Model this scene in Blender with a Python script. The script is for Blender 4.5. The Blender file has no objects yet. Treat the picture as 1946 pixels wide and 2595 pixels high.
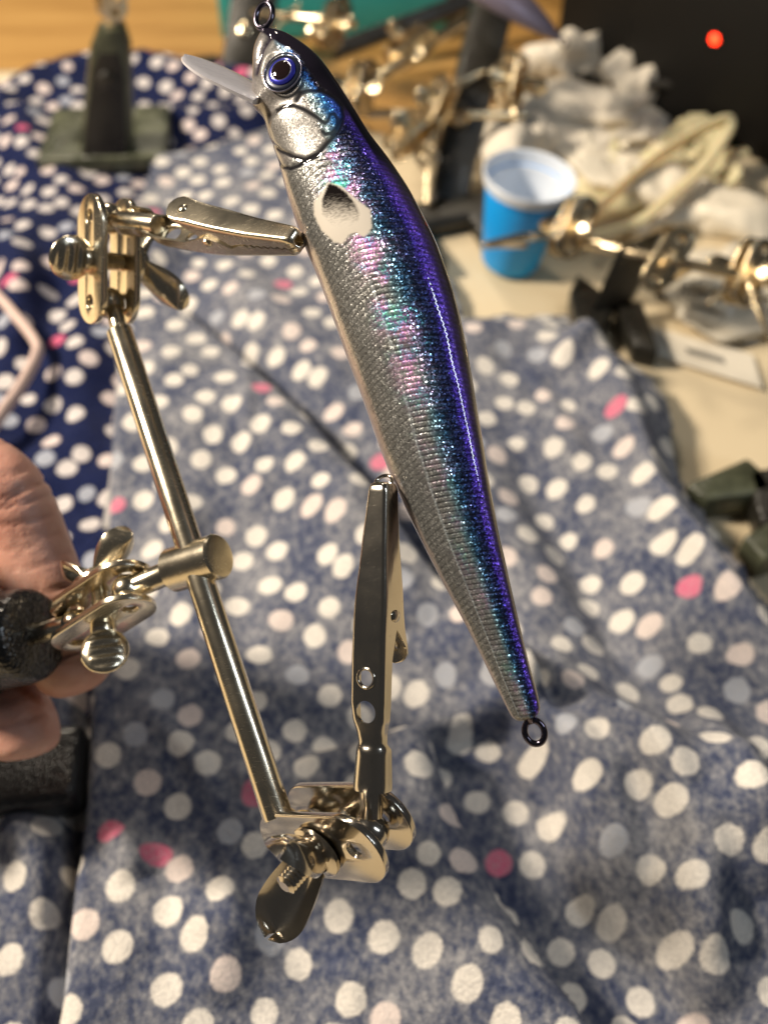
import bpy, bmesh, math, random
import numpy as np
from mathutils import Vector, Matrix, noise

random.seed(7)
S = bpy.context.scene
COL = S.collection

# ------------------------------------------------------------------ camera
FPX = 2492.0                      # focal length in photo pixels (photo 1946 x 2595)
CXP, CYP = 973.0, 1297.5
PITCH = math.radians(50)
CAM = Vector((0, 0, 0.25))
FW = Vector((0, math.cos(PITCH), -math.sin(PITCH)))
RT = Vector((1, 0, 0))
UP = Vector((0, math.sin(PITCH), math.cos(PITCH)))
cam = bpy.data.cameras.new('camera')
cam.sensor_fit = 'VERTICAL'
cam.sensor_height = 36.0
cam.lens = 36.0 * FPX / 2595.0
cam.clip_start = 0.005
cam.clip_end = 20
cam.dof.use_dof = True
cam.dof.focus_distance = 0.156
cam.dof.aperture_fstop = cam.lens / 2.75
cam.dof.aperture_blades = 7
co = bpy.data.objects.new('camera', cam)
COL.objects.link(co)
co.location = CAM
co.rotation_euler = (math.radians(90) - PITCH, 0, 0)
S.camera = co

# ------------------------------------------------------------------ light
w = bpy.data.worlds.new('World')
S.world = w
w.use_nodes = True
bg = w.node_tree.nodes['Background']
bg.inputs[0].default_value = (0.95, 0.92, 0.90, 1)
bg.inputs[1].default_value = 0.038

def area(name, loc, target, size, power, col, size_y=None):
    l = bpy.data.lights.new(name, 'AREA')
    l.energy = power
    l.color = col
    l.size = size
    if size_y:
        l.shape = 'RECTANGLE'
        l.size_y = size_y
    o = bpy.data.objects.new(name, l)
    COL.objects.link(o)
    o.location = loc
    d = Vector(target) - Vector(loc)
    o.rotation_euler = d.to_track_quat('-Z', 'Y').to_euler()
    return o

area('ceiling_lamp_warm', (-0.66, 0.26, 0.66), (0, 0.25, 0.05), 0.12, 12.5, (1.0, 0.86, 0.68))
area('ceiling_lamp_back', (-0.22, 1.00, 0.80), (0, 0.25, 0.05), 0.12, 3.2, (1.0, 0.87, 0.70))
area('window_lamp_cool', (0.42, 0.02, 0.60), (0, 0.2, 0.1), 0.030, 0.75, (0.80, 0.90, 1.0), 0.32)

S.view_settings.view_transform = 'Standard'
S.view_settings.look = 'None'
S.view_settings.gamma = 1.0
S.view_settings.exposure = 0.20
S.cycles.max_bounces = 8
S.cycles.transparent_max_bounces = 12
S.cycles.caustics_reflective = False
S.cycles.caustics_refractive = False

# ------------------------------------------------------------------ pixel -> place
def P(x, y, d):
    return CAM + d * (FW + RT * ((x - CXP) / FPX) + UP * ((CYP - y) / FPX))

def D(r, u, t):                    # direction: right, up in picture, toward camera
    return (RT * r + UP * u - FW * t).normalized()

def G(x, y, h=0.0):                # where the pixel's ray meets height h
    v = FW + RT * ((x - CXP) / FPX) + UP * ((CYP - y) / FPX)
    k = (h - CAM.z) / v.z
    return CAM + v * k

# ------------------------------------------------------------------ object helpers
def tag(o, label=None, cat=None, group=None, kind=None):
    if label: o['label'] = label
    if cat: o['category'] = cat
    if group: o['group'] = group
    if kind: o['kind'] = kind
    return o

def empty(name, loc, label, cat, group=None):
    o = bpy.data.objects.new(name, None)
    COL.objects.link(o)
    o.location = loc
    o.empty_display_size = 0.01
    return tag(o, label, cat, group)

def wloc(o):
    v = Vector((0, 0, 0))
    while o is not None:
        v = v + o.location
        o = o.parent
    return v

def link(name, me, m, parent=None, smooth=True):
    """verts are in world space; a child keeps its own origin at its middle"""
    n = len(me.vertices)
    a = np.empty(n * 3)
    me.vertices.foreach_get('co', a)
    a = a.reshape(-1, 3)
    c = (a.min(0) + a.max(0)) / 2
    me.vertices.foreach_set('co', (a - c).ravel())
    if m is not None and len(me.materials) == 0:
        me.materials.append(m)
    me.polygons.foreach_set('use_smooth', [smooth] * len(me.polygons))
    me.update()
    o = bpy.data.objects.new(name, me)
    COL.objects.link(o)
    if parent is not None:
        o.parent = parent
        o.location = Vector(c) - wloc(parent)
    else:
        o.location = Vector(c)
    return o

def mesh(name, V, F):
    me = bpy.data.meshes.new(name)
    me.from_pydata([tuple(v) for v in V], [], F)
    return me

def sharpen(me, ang=35):
    me.polygons.foreach_set('use_smooth', [True] * len(me.polygons))
    me.set_sharp_from_angle(angle=math.radians(ang))

def fix_normals(me):
    bm = bmesh.new(); bm.from_mesh(me)
    bmesh.ops.recalc_face_normals(bm, faces=bm.faces)
    bm.to_mesh(me); bm.free()

def frame_of(ax):
    ax = ax.normalized()
    h = Vector((0, 0, 1)) if abs(ax.z) < 0.9 else Vector((1, 0, 0))
    u = ax.cross(h).normalized()
    return u, ax.cross(u).normalized()

def lathe(name, p0, ax, prof, m, parent, seg=28, ang=40):
    """prof: list of (t, r) along ax from p0; closed where r == 0"""
    ax = ax.normalized(); u, v = frame_of(ax)
    V = []; F = []
    for t, r in prof:
        for k in range(seg):
            a = 2 * math.pi * k / seg
            V.append(p0 + ax * t + (u * math.cos(a) + v * math.sin(a)) * max(r, 1e-6))
    n = len(prof)
    for i in range(n - 1):
        for k in range(seg):
            k2 = (k + 1) % seg
            F.append((i * seg + k, i * seg + k2, (i + 1) * seg + k2, (i + 1) * seg + k))
    F.append(tuple(range(seg))[::-1]); F.append(tuple((n - 1) * seg + k for k in range(seg)))
    me = mesh(name, V, F); fix_normals(me)
    o = link(name, me, m, parent)
    sharpen(me, ang)
    return o

def rounded_rod(name, a, b, r, m, parent, bev=None, seg=28):
    d = (b - a).length; bev = bev or r * 0.12
    return lathe(name, a, b - a, [(0, r - bev), (bev * 0.3, r - bev * 0.3), (bev, r), (d - bev, r), (d - bev * 0.3, r - bev * 0.3), (d, r - bev)], m, parent, seg)

def catmull(pts, n):
    pts = [Vector(p) for p in pts]
    q = [pts[0] * 2 - pts[1]] + pts + [pts[-1] * 2 - pts[-2]]
    out = []
    seg = len(pts) - 1
    for i in range(n):
        t = i / (n - 1) * seg
        k = min(int(t), seg - 1); f = t - k
        a, b, c, d = q[k:k + 4]
        out.append(0.5 * ((2 * b) + (c - a) * f + (2 * a - 5 * b + 4 * c - d) * f * f + (3 * b - a - 3 * c + d) * f ** 3))
    return out

def tube_mesh(name, pts, radii, seg=12, closed=False, flat=1.0):
    n = len(pts); V = []; F = []
    T = []
    for i in range(n):
        a = pts[(i - 1) % n] if closed or i > 0 else pts[i]
        b = pts[(i + 1) % n] if closed or i < n - 1 else pts[i]
        T.append((b - a).normalized())
    u, v = frame_of(T[0])
    for i in range(n):
        u = (u - T[i] * u.dot(T[i])).normalized(); v = T[i].cross(u)
        r = radii[i] if hasattr(radii, '__len__') else radii
        for k in range(seg):
            a = 2 * math.pi * k / seg
            V.append(pts[i] + u * math.cos(a) * r + v * math.sin(a) * r * flat)
    m = n if closed else n - 1
    for i in range(m):
        j = (i + 1) % n
        for k in range(seg):
            k2 = (k + 1) % seg
            F.append((i * seg + k, i * seg + k2, j * seg + k2, j * seg + k))
    if not closed:
        F.append(tuple(range(seg))[::-1]); F.append(tuple((n - 1) * seg + k for k in range(seg)))
    me = mesh(name, V, F); fix_normals(me)
    return me

def ring_mesh(name, c, n, upv, ra, rb, wire, seg=40, ws=12):
    n = n.normalized(); upv = (upv - n * upv.dot(n)).normalized(); s = n.cross(upv)
    pts = [c + s * math.cos(2 * math.pi * k / seg) * ra + upv * math.sin(2 * math.pi * k / seg) * rb for k in range(seg)]
    return tube_mesh(name, pts, wire, ws, True)

def box(name, c, ex, ey, ez, m, parent=None, bevel=0.0, seg=2):
    """box from centre and three half-extent vectors, bevelled"""
    bm = bmesh.new()
    vs = {}
    for i in (-1, 1):
        for j in (-1, 1):
            for k in (-1, 1):
                vs[i, j, k] = bm.verts.new(c + ex * i + ey * j + ez * k)
    for q in (((-1,-1,-1),(-1,-1,1),(-1,1,1),(-1,1,-1)), ((1,-1,-1),(1,1,-1),(1,1,1),(1,-1,1)),
              ((-1,-1,-1),(1,-1,-1),(1,-1,1),(-1,-1,1)), ((-1,1,-1),(-1,1,1),(1,1,1),(1,1,-1)),
              ((-1,-1,-1),(-1,1,-1),(1,1,-1),(1,-1,-1)), ((-1,-1,1),(1,-1,1),(1,1,1),(-1,1,1))):
        bm.faces.new([vs[t] for t in q])
    bmesh.ops.recalc_face_normals(bm, faces=bm.faces)
    if bevel:
        bmesh.ops.bevel(bm, geom=list(bm.edges), offset=bevel, segments=seg, profile=0.5, affect='EDGES')
    me = bpy.data.meshes.new(name); bm.to_mesh(me); bm.free()
    o = link(name, me, m, parent)
    sharpen(me, 50)
    return o

def prism(name, poly, h0, h1, m, parent=None, bevel=0.0, xf=None, seg=2):
    """closed outline in x, y pulled from h0 to h1; xf maps a local Vector to the world"""
    bm = bmesh.new()
    lo = [bm.verts.new((x, y, h0)) for x, y in poly]
    hi = [bm.verts.new((x, y, h1)) for x, y in poly]
    bm.faces.new(lo[::-1]); bm.faces.new(hi)
    n = len(poly)
    for i in range(n):
        bm.faces.new((lo[i], lo[(i + 1) % n], hi[(i + 1) % n], hi[i]))
    bmesh.ops.recalc_face_normals(bm, faces=bm.faces)
    if bevel:
        bmesh.ops.bevel(bm, geom=list(bm.edges), offset=bevel, segments=seg, profile=0.5, affect='EDGES')
    if xf:
        for v in bm.verts: v.co = xf(v.co)
    me = bpy.data.meshes.new(name); bm.to_mesh(me); bm.free()
    fix_normals(me)
    o = link(name, me, m, parent)
    sharpen(me, 50)
    return o

def eval_mesh(o):
    dg = bpy.context.evaluated_depsgraph_get()
    dg.update()
    me = bpy.data.meshes.new_from_object(o.evaluated_get(dg))
    return me

def slot_plate(name, c, l, n, L, W, th, holes, m, parent):
    """rounded slot plate with round holes, from a filled 2D curve; l long axis, n normal"""
    l = l.normalized(); n = n.normalized(); wv = n.cross(l)
    cu = bpy.data.curves.new('tmp', 'CURVE'); cu.dimensions = '2D'; cu.fill_mode = 'BOTH'
    K = 1000.0
    def spl(pts):
        s = cu.splines.new('POLY'); s.points.add(len(pts) - 1); s.use_cyclic_u = True
        for p, q in zip(s.points, pts): p.co = (q[0] * K, q[1] * K, 0, 1)
    r = W / 2; e = L / 2 - r
    pts = [(e + r * math.cos(a), r * math.sin(a)) for a in np.linspace(-math.pi / 2, math.pi / 2, 20)]
    pts += [(-e + r * math.cos(a), r * math.sin(a)) for a in np.linspace(math.pi / 2, 3 * math.pi / 2, 20)]
    spl(pts)
    for (hx, hr) in holes:
        spl([(hx + hr * math.cos(a), hr * math.sin(a)) for a in np.linspace(0, 2 * math.pi, 20, endpoint=False)])
    cu.extrude = th / 2 * K * 0.62; cu.bevel_depth = th / 2 * K * 0.38; cu.bevel_resolution = 2
    t = bpy.data.objects.new('tmp', cu); COL.objects.link(t)
    me = eval_mesh(t)
    bpy.data.objects.remove(t); bpy.data.curves.remove(cu)
    me.materials.clear()
    for v in me.vertices:
        p = v.co / K
        v.co = c + l * p.x + wv * p.y + n * p.z
    bm = bmesh.new(); bm.from_mesh(me)
    bmesh.ops.remove_doubles(bm, verts=bm.verts, dist=1e-6)
    bmesh.ops.recalc_face_normals(bm, faces=bm.faces)
    bm.to_mesh(me); bm.free()
    o = link(name, me, m, parent); sharpen(me, 38)
    return o

# ------------------------------------------------------------------ materials
MATS = {}
class NT:
    def __init__(self, name):
        self.m = bpy.data.materials.new(name); self.m.use_nodes = True
        self.t = self.m.node_tree; self.t.nodes.clear()
        self.out = self.n('ShaderNodeOutputMaterial')
        self.b = self.n('ShaderNodeBsdfPrincipled')
        self.l(self.b.outputs[0], self.out.inputs[0])
        MATS[name] = self.m
    def n(self, typ, **kw):
        x = self.t.nodes.new(typ)
        for k, v in kw.items(): setattr(x, k, v)
        return x
    def l(self, a, b): self.t.links.new(a, b)
    def s(self, **kw):
        for k, v in kw.items():
            i = self.b.inputs[k.replace('_', ' ')]
            if hasattr(v, 'is_linked') or isinstance(v, bpy.types.NodeSocket): self.l(v, i)
            else: i.default_value = v
        return self
    def val(self, sock, v):
        if isinstance(v, bpy.types.NodeSocket): self.l(v, sock)
        else: sock.default_value = v
    def math(self, op, a, b=0.0, c=0.0, clamp=False):
        x = self.n('ShaderNodeMath', operation=op, use_clamp=clamp)
        self.val(x.inputs[0], a); self.val(x.inputs[1], b); self.val(x.inputs[2], c)
        return x.outputs[0]
    def mix(self, f, a, b, blend='MIX'):
        x = self.n('ShaderNodeMix', data_type='RGBA', blend_type=blend)
        self.val(x.inputs[0], f); self.val(x.inputs[6], a); self.val(x.inputs[7], b)
        return x.outputs[2]
    def coord(self, which='Object', scale=None, rot=None, loc=None):
        x = self.n('ShaderNodeTexCoord').outputs[which]
        if scale or rot or loc:
            mp = self.n('ShaderNodeMapping'); self.l(x, mp.inputs[0])
            if scale: mp.inputs['Scale'].default_value = scale
            if rot: mp.inputs['Rotation'].default_value = rot
            if loc: mp.inputs['Location'].default_value = loc
            x = mp.outputs[0]
        return x
    def noise(self, co, scale, detail=3, rough=0.5, out=0):
        x = self.n('ShaderNodeTexNoise'); self.l(co, x.inputs['Vector'])
        x.inputs['Scale'].default_value = scale; x.inputs['Detail'].default_value = detail
        x.inputs['Roughness'].default_value = rough
        return x.outputs[out]
    def vor(self, co, scale, rnd=1.0, feature='F1', dims='3D'):
        x = self.n('ShaderNodeTexVoronoi', feature=feature, voronoi_dimensions=dims)
        self.l(co, x.inputs['Vector']); x.inputs['Scale'].default_value = scale
        x.inputs['Randomness'].default_value = rnd
        return x
    def ramp(self, f, stops, interp='LINEAR'):
        x = self.n('ShaderNodeValToRGB'); self.l(f, x.inputs[0])
        x.color_ramp.interpolation = interp
        e = x.color_ramp.elements
        while len(e) > 1: e.remove(e[-1])
        e[0].position = stops[0][0]; e[0].color = stops[0][1]
        for p, c in stops[1:]:
            k = e.new(p); k.color = c
        return x.outputs[0]
    def step(self, v, a, b):
        x = self.n('ShaderNodeMapRange', interpolation_type='SMOOTHSTEP')
        self.val(x.inputs[0], v); x.inputs[1].default_value = a; x.inputs[2].default_value = b
        return x.outputs[0]
    def bump(self, h, strength=0.3, dist=0.001, normal=None):
        x = self.n('ShaderNodeBump'); self.l(h, x.inputs['Height'])
        x.inputs['Strength'].default_value = strength; x.inputs['Distance'].default_value = dist
        if normal is not None: self.l(normal, x.inputs['Normal'])
        return x.outputs[0]

def c4(r, g, b): return (r, g, b, 1)

def metal(name, col, rough, scratch=0.12, bumpd=0.00004):
    k = NT(name)
    co = k.coord('Object')
    n1 = k.noise(co, 900, 4, 0.6)
    n2 = k.noise(co, 140, 4, 0.55)
    r = k.math('MULTIPLY_ADD', n2, scratch * 2, rough - scratch)
    tint = k.mix(k.math('MULTIPLY', n2, 0.55), c4(*col), c4(col[0] * 0.82, col[1] * 0.74, col[2] * 0.60))
    sp = k.math('MULTIPLY', k.step(k.noise(co, 1500, 2, 0.5), 0.66, 0.74), 0.28)
    tint = k.mix(sp, tint, c4(col[0] * 0.35, col[1] * 0.30, col[2] * 0.22))
    sc_ = k.noise(k.coord('Object', scale=(1, 14, 3), rot=(0.4, 0.7, 0.2)), 420, 3, 0.6)
    r = k.math('ADD', r, k.math('MULTIPLY', k.step(sc_, 0.60, 0.74), 0.08))
    k.s(Base_Color=tint, Metallic=1.0, Roughness=r, Normal=k.bump(n1, 0.35, bumpd))
    return k.m

metal('brass', (0.80, 0.735, 0.60), 0.22)
metal('steel', (0.62, 0.585, 0.53), 0.16, 0.06, 0.00001)
metal('dark_wire', (0.13, 0.12, 0.17), 0.16, 0.05)
metal('old_brass', (0.78, 0.66, 0.46), 0.22)

def iron(name, col, dust, amt):
    k = NT(name)
    co = k.coord('Object')
    v = k.vor(co, 1150).outputs['Distance']
    n = k.noise(co, 60, 4, 0.6)
    f = k.math('MULTIPLY', k.step(n, 0.35, 0.75), amt)
    k.s(Base_Color=k.mix(f, c4(*col), c4(*dust)), Roughness=k.math('MULTIPLY_ADD', n, 0.30, 0.16), Normal=k.bump(v, 0.6, 0.00036))
    k.b.inputs['Coat Weight'].default_value = 0.25 if name == 'black_iron' else 0.05
    return k.m
iron('black_iron', (0.010, 0.010, 0.011), (0.05, 0.05, 0.05), 0.35)
iron('dusty_iron', (0.045, 0.05, 0.032), (0.14, 0.15, 0.095), 0.9)
iron('grey_iron', (0.014, 0.013, 0.011), (0.035, 0.032, 0.025), 0.6)

# polka dot flannel; washed = pale reverse with streaky fibres
def flannel(name, washed):
    k = NT(name)
    co = k.coord('Object')
    warp = k.n('ShaderNodeVectorMath', operation='MULTIPLY_ADD')
    k.l(k.noise(co, 16, 1, 0.5, out=1), warp.inputs[0]); warp.inputs[1].default_value = (0.008, 0.008, 0)
    mp = k.coord('Object', rot=(0, 0, 0.55)); k.l(mp, warp.inputs[2])
    v = k.vor(warp.outputs[0], 86, 0.50, dims='2D')
    fib = k.noise(co, 2300, 3, 0.7)
    fuzz = k.noise(co, 620, 2, 0.5)
    rc = v.outputs['Color']
    sep = k.n('ShaderNodeSeparateColor'); k.l(rc, sep.inputs[0])
    d = k.math('ADD', v.outputs['Distance'], k.math('MULTIPLY_ADD', fuzz, 0.06, -0.03))
    d = k.math('ADD', d, k.math('MULTIPLY_ADD', fib, 0.12, -0.06))
    rad = k.math('MULTIPLY_ADD', k.step(sep.outputs[1], 0.0, 0.25), 0.05, 0.235)
    dd = k.math('SUBTRACT', d, rad)
    dot = k.math('SUBTRACT', 1.0, k.step(dd, -0.035, 0.035))
    if washed:
        st = k.coord('Object', scale=(1, 0.75, 1), rot=(0, 0, 0.6))
        a = k.noise(st, 480, 5, 0.72)
        b = k.noise(co, 45, 3, 0.6)
        f = k.math('ADD', k.math('MULTIPLY', a, 0.75), k.math('MULTIPLY', b, 0.45))
        base = k.ramp(f, [(0.40, c4(0.014, 0.024, 0.075)), (0.53, c4(0.065, 0.08, 0.14)), (0.63, c4(0.17, 0.18, 0.22)), (0.76, c4(0.35, 0.35, 0.37))])
        white = c4(0.82, 0.78, 0.72); pink = c4(0.68, 0.12, 0.24); grey = c4(0.40, 0.43, 0.50)
    else:
        a = k.noise(co, 700, 4, 0.7)
        base = k.ramp(a, [(0.40, c4(0.003, 0.007, 0.040)), (0.75, c4(0.009, 0.018, 0.085))])
        white = c4(0.66, 0.62, 0.62); pink = c4(0.60, 0.03, 0.16); grey = c4(0.34, 0.38, 0.48)
    # dot colour by cell
    cw = k.mix(k.math('GREATER_THAN', sep.outputs[0], 0.87), white, grey)
    cw = k.mix(k.math('GREATER_THAN', sep.outputs[0], 0.955), cw, pink)
    cw = k.mix(k.math('MULTIPLY', k.step(sep.outputs[2], 0.6, 1.0), 0.5), cw, c4(0.74, 0.60, 0.60), 'MIX') if False else cw
    pk = k.math('MULTIPLY', k.math('GREATER_THAN', sep.outputs[2], 0.72), k.math('LESS_THAN', sep.outputs[0], 0.80))
    cw = k.mix(k.math('MULTIPLY', pk, 0.6), cw, c4(0.75, 0.60, 0.58))
    bl = k.math('MULTIPLY', dot, k.math('MULTIPLY_ADD', k.step(k.noise(co, 900, 3, 0.7), 0.25, 0.5), 0.22, 0.78))
    weave = k.vor(co, 1500).outputs['Distance']
    cw = k.mix(k.math('MULTIPLY', k.step(weave, 0.25, 0.75), 0.40), cw, c4(0.45, 0.43, 0.42))
    colr = k.mix(bl, base, cw)
    h = k.math('ADD', k.math('MULTIPLY', weave, 0.8), fib)
    k.s(Base_Color=colr, Roughness=0.95, Normal=k.bump(h, 0.55, 0.0006))
    k.b.inputs['Sheen Weight'].default_value = 0.12 if washed else 0.03
    k.b.inputs['Sheen Roughness'].default_value = 0.6
    k.b.inputs['Specular IOR Level'].default_value = 0.15
    return k.m
flannel('flannel_washed', True)
flannel('flannel_navy', False)

def plain(name, col, rough=0.5, var=0.12, scale=60, bump=0.15, bdist=0.0005, **kw):
    k = NT(name)
    co = k.coord('Object')
    n = k.noise(co, scale, 4, 0.6)
    k.s(Base_Color=k.mix(k.math('MULTIPLY', n, 1.0), c4(*[x * (1 - var) for x in col]), c4(*[min(1, x * (1 + var)) for x in col])),
        Roughness=rough, Normal=k.bump(n, bump, bdist))
    for a, b in kw.items(): k.b.inputs[a.replace('_', ' ')].default_value = b
    return k.m
plain('cream_cover', (0.66, 0.55, 0.37), 0.75, 0.05, 30)
plain('white_paper', (0.72, 0.66, 0.55), 0.7, 0.05, 90)
plain('tissue', (0.70, 0.64, 0.54), 0.9, 0.06, 200, 0.4)
plain('blue_plastic', (0.002, 0.36, 0.95), 0.5, 0.05)
plain('cup_white', (0.70, 0.76, 0.85), 0.35, 0.03)
plain('latex', (0.70, 0.58, 0.36), 0.45, 0.08, 120, 0.3, Subsurface_Weight=0.2)
plain('latex_white', (0.74, 0.68, 0.56), 0.5, 0.06, 120, 0.3)
plain('black_plastic', (0.005, 0.0045, 0.004), 0.55, 0.2, Specular_IOR_Level=0.25)
plain('cable_rubber', (0.03, 0.028, 0.025), 0.4, 0.2)
plain('teal_plastic', (0.03, 0.30, 0.29), 0.4, 0.1)
plain('cord_cotton', (0.62, 0.47, 0.42), 0.9, 0.1, 900, 0.5)
plain('ink', (0.20, 0.19, 0.17), 0.8)
plain('purple_foil', (0.23, 0.20, 0.27), 0.4, 0.4, 120, Metallic=0.4)
plain('green_tint', (0.30, 0.38, 0.24), 0.5)
plain('hem_cotton', (0.36, 0.35, 0.35), 0.95, 0.25, 500, 0.6)
plain('thread_cotton', (0.62, 0.58, 0.54), 0.9, 0.1, 900, 0.5)

def wood():
    k = NT('wood')
    co = k.coord('Object', scale=(1, 9, 9))
    n = k.noise(co, 7, 6, 0.62)
    n2 = k.noise(co, 60, 4, 0.6)
    c = k.ramp(n, [(0.30, c4(0.27, 0.140, 0.035)), (0.50, c4(0.42, 0.235, 0.068)), (0.72, c4(0.52, 0.31, 0.10))])
    k.s(Base_Color=k.mix(k.math('MULTIPLY', n2, 0.3), c, c4(0.36, 0.18, 0.05)), Roughness=0.42, Normal=k.bump(n2, 0.15, 0.0004))
wood()

def led():
    k = NT('red_led')
    k.s(Base_Color=c4(0.6, 0.02, 0.01), Roughness=0.3)
    k.b.inputs['Emission Color'].default_value = c4(1.0, 0.035, 0.008)
    k.b.inputs['Emission Strength'].default_value = 6.0
led()

def skin_mat():
    k = NT('skin')
    co = k.coord('Object')
    n = k.noise(co, 70, 4, 0.6)
    n2 = k.noise(co, 500, 3, 0.6)
    v = k.vor(co, 1100, feature='DISTANCE_TO_EDGE').outputs['Distance']
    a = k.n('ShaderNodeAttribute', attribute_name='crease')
    c = k.ramp(n, [(0.3, c4(0.56, 0.27, 0.20)), (0.55, c4(0.66, 0.37, 0.285)), (0.75, c4(0.72, 0.46, 0.37))])
    c = k.mix(k.math('MULTIPLY', n2, 0.25), c, c4(0.50, 0.19, 0.13))
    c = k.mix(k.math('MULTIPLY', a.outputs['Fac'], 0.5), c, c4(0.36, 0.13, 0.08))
    h = k.math('ADD', k.math('MULTIPLY', v, 0.6), n2)
    k.s(Base_Color=c, Roughness=0.46, Normal=k.bump(h, 0.35, 0.0004))
    k.b.inputs['Subsurface Weight'].default_value = 0.25
    k.b.inputs['Subsurface Radius'].default_value = (0.004, 0.0015, 0.0008)
    k.b.inputs['Subsurface Scale'].default_value = 0.6
skin_mat()

def clear_mat(name, col, rough=0.08):
    k = NT(name)
    co = k.coord('Object')
    n = k.noise(co, 260, 4, 0.6)
    k.s(Base_Color=c4(*col), Roughness=rough, IOR=1.45, Normal=k.bump(n, 0.25, 0.0006))
    k.b.inputs['Transmission Weight'].default_value = 0.85
    return k.m
clear_mat('clear_lip', (0.97, 0.94, 1.0), 0.10)
M_ = MATS['clear_lip'].node_tree.nodes['Principled BSDF']
M_.inputs['Transmission Weight'].default_value = 0.40
M_.inputs['Coat Weight'].default_value = 0.6
clear_mat('film', (0.85, 0.78, 0.64), 0.3)
MATS['film'].node_tree.nodes['Principled BSDF'].inputs['Transmission Weight'].default_value = 0.3

def eye_mat(name, col, metallic, rough):
    k = NT(name)
    n = k.noise(k.coord('Object'), 2500, 3, 0.7)
    k.s(Base_Color=k.mix(n, c4(*[x * 0.5 for x in col]), c4(*[min(1, x * 1.5) for x in col])), Metallic=metallic, Roughness=rough)
    k.b.inputs['Coat Weight'].default_value = 1.0
    k.b.inputs['Coat Roughness'].default_value = 0.03
eye_mat('eye_blue', (0.03, 0.035, 0.40), 0.6, 0.3)
eye_mat('eye_dark', (0.012, 0.006, 0.006), 0.0, 0.06)
eye_mat('eye_ring', (0.015, 0.02, 0.04), 0.4, 0.25)
eye_mat('eye_rim', (0.22, 0.22, 0.30), 0.8, 0.2)

def lure_mat():
    k = NT('lure_foil')
    col = k.n('ShaderNodeAttribute', attribute_name='paint').outputs['Color']
    foil = k.n('ShaderNodeAttribute', attribute_name='foil')          # r metal, g sparkle, b iridescence
    sep = k.n('ShaderNodeSeparateColor'); k.l(foil.outputs['Color'], sep.inputs[0])
    co = k.coord('Object')
    # holographic flakes: each flake has its own tilt and its own hue
    fl = k.vor(co, 4600)
    fl2 = k.vor(co, 900)
    fs = k.n('ShaderNodeSeparateColor'); k.l(fl.outputs['Color'], fs.inputs[0])
    patch = k.noise(co, 190, 3, 0.6)
    hue = k.math('ADD', k.math('MULTIPLY', patch, 1.5), k.math('MULTIPLY', fs.outputs[0], 0.22))
    iri = k.ramp(hue, [(0.46, c4(0.02, 0.45, 0.33)), (0.62, c4(0.12, 0.66, 0.54)), (0.74, c4(0.14, 0.34, 0.68)), (0.86, c4(0.66, 0.26, 0.68)), (0.98, c4(0.85, 0.50, 0.72)), (1.0, c4(0.5, 0.5, 0.55))])
    amt = k.math('MULTIPLY', sep.outputs[2], k.step(k.noise(co, 130, 3, 0.6), 0.40, 0.56))
    c = k.mix(amt, col, iri)
    # bright and dim flakes
    br = k.math('MULTIPLY_ADD', k.step(fs.outputs[1], 0.62, 1.0), 2.6, 0.50)
    br = k.math('ADD', k.math('MULTIPLY', br, sep.outputs[1]), k.math('SUBTRACT', 1.0, sep.outputs[1]))
    vm = k.n('ShaderNodeVectorMath', operation='SCALE'); k.l(c, vm.inputs[0]); k.l(br, vm.inputs['Scale'])
    # flake normal
    rs = k.n('ShaderNodeSeparateColor'); k.l(k.n('ShaderNodeAttribute', attribute_name='relief').outputs['Color'], rs.inputs[0])
    nn = k.bump(rs.outputs[0], 0.40, 0.00014)
    k.l(k.math('MULTIPLY_ADD', rs.outputs[1], -0.5, 0.5), k.b.inputs['Specular IOR Level'])
    tilt = k.n('ShaderNodeVectorMath', operation='SUBTRACT'); k.l(fl.outputs['Color'], tilt.inputs[0]); tilt.inputs[1].default_value = (0.5, 0.5, 0.5)
    ts = k.n('ShaderNodeVectorMath', operation='SCALE'); k.l(tilt.outputs[0], ts.inputs[0]); k.l(k.math('MULTIPLY', sep.outputs[1], 0.75), ts.inputs['Scale'])
    ad = k.n('ShaderNodeVectorMath', operation='ADD'); k.l(nn, ad.inputs[0]); k.l(ts.outputs[0], ad.inputs[1])
    nz = k.n('ShaderNodeVectorMath', operation='NORMALIZE'); k.l(ad.outputs[0], nz.inputs[0])
    k.s(Base_Color=vm.outputs[0], Metallic=sep.outputs[0], Roughness=0.34, Normal=nz.outputs[0])
    k.b.inputs['Coat Weight'].default_value = 1.0
    k.b.inputs['Coat Roughness'].default_value = 0.04
lure_mat()
M = MATS

# ------------------------------------------------------------------ the setting: table, cover, cloths
def pl_dist(px, py, line):
    """distance to a polyline and signed side (positive: right of travel), numpy"""
    best = np.full(px.shape, 1e9); sg = np.zeros(px.shape); tt = np.zeros(px.shape)
    tot = 0.0
    for (ax, ay), (bx, by) in zip(line[:-1], line[1:]):
        dx, dy = bx - ax, by - ay; L2 = dx * dx + dy * dy + 1e-18
        t = np.clip(((px - ax) * dx + (py - ay) * dy) / L2, 0, 1)
        qx, qy = px - (ax + dx * t), py - (ay + dy * t)
        d = np.hypot(qx, qy)
        s = np.sign(dx * qy - dy * qx)
        m = d < best
        best = np.where(m, d, best); sg = np.where(m, s, sg); tt = np.where(m, tot + t * math.sqrt(L2), tt)
        tot += math.sqrt(L2)
    return best, sg, tt / tot

def inside(px, py, poly):
    r = np.zeros(px.shape, bool)
    n = len(poly)
    for i in range(n):
        x1, y1 = poly[i]; x2, y2 = poly[(i + 1) % n]
        c = ((y1 > py) != (y2 > py)) & (px < (x2 - x1) * (py - y1) / (y2 - y1 + 1e-18) + x1)
        r ^= c
    return r

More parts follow.
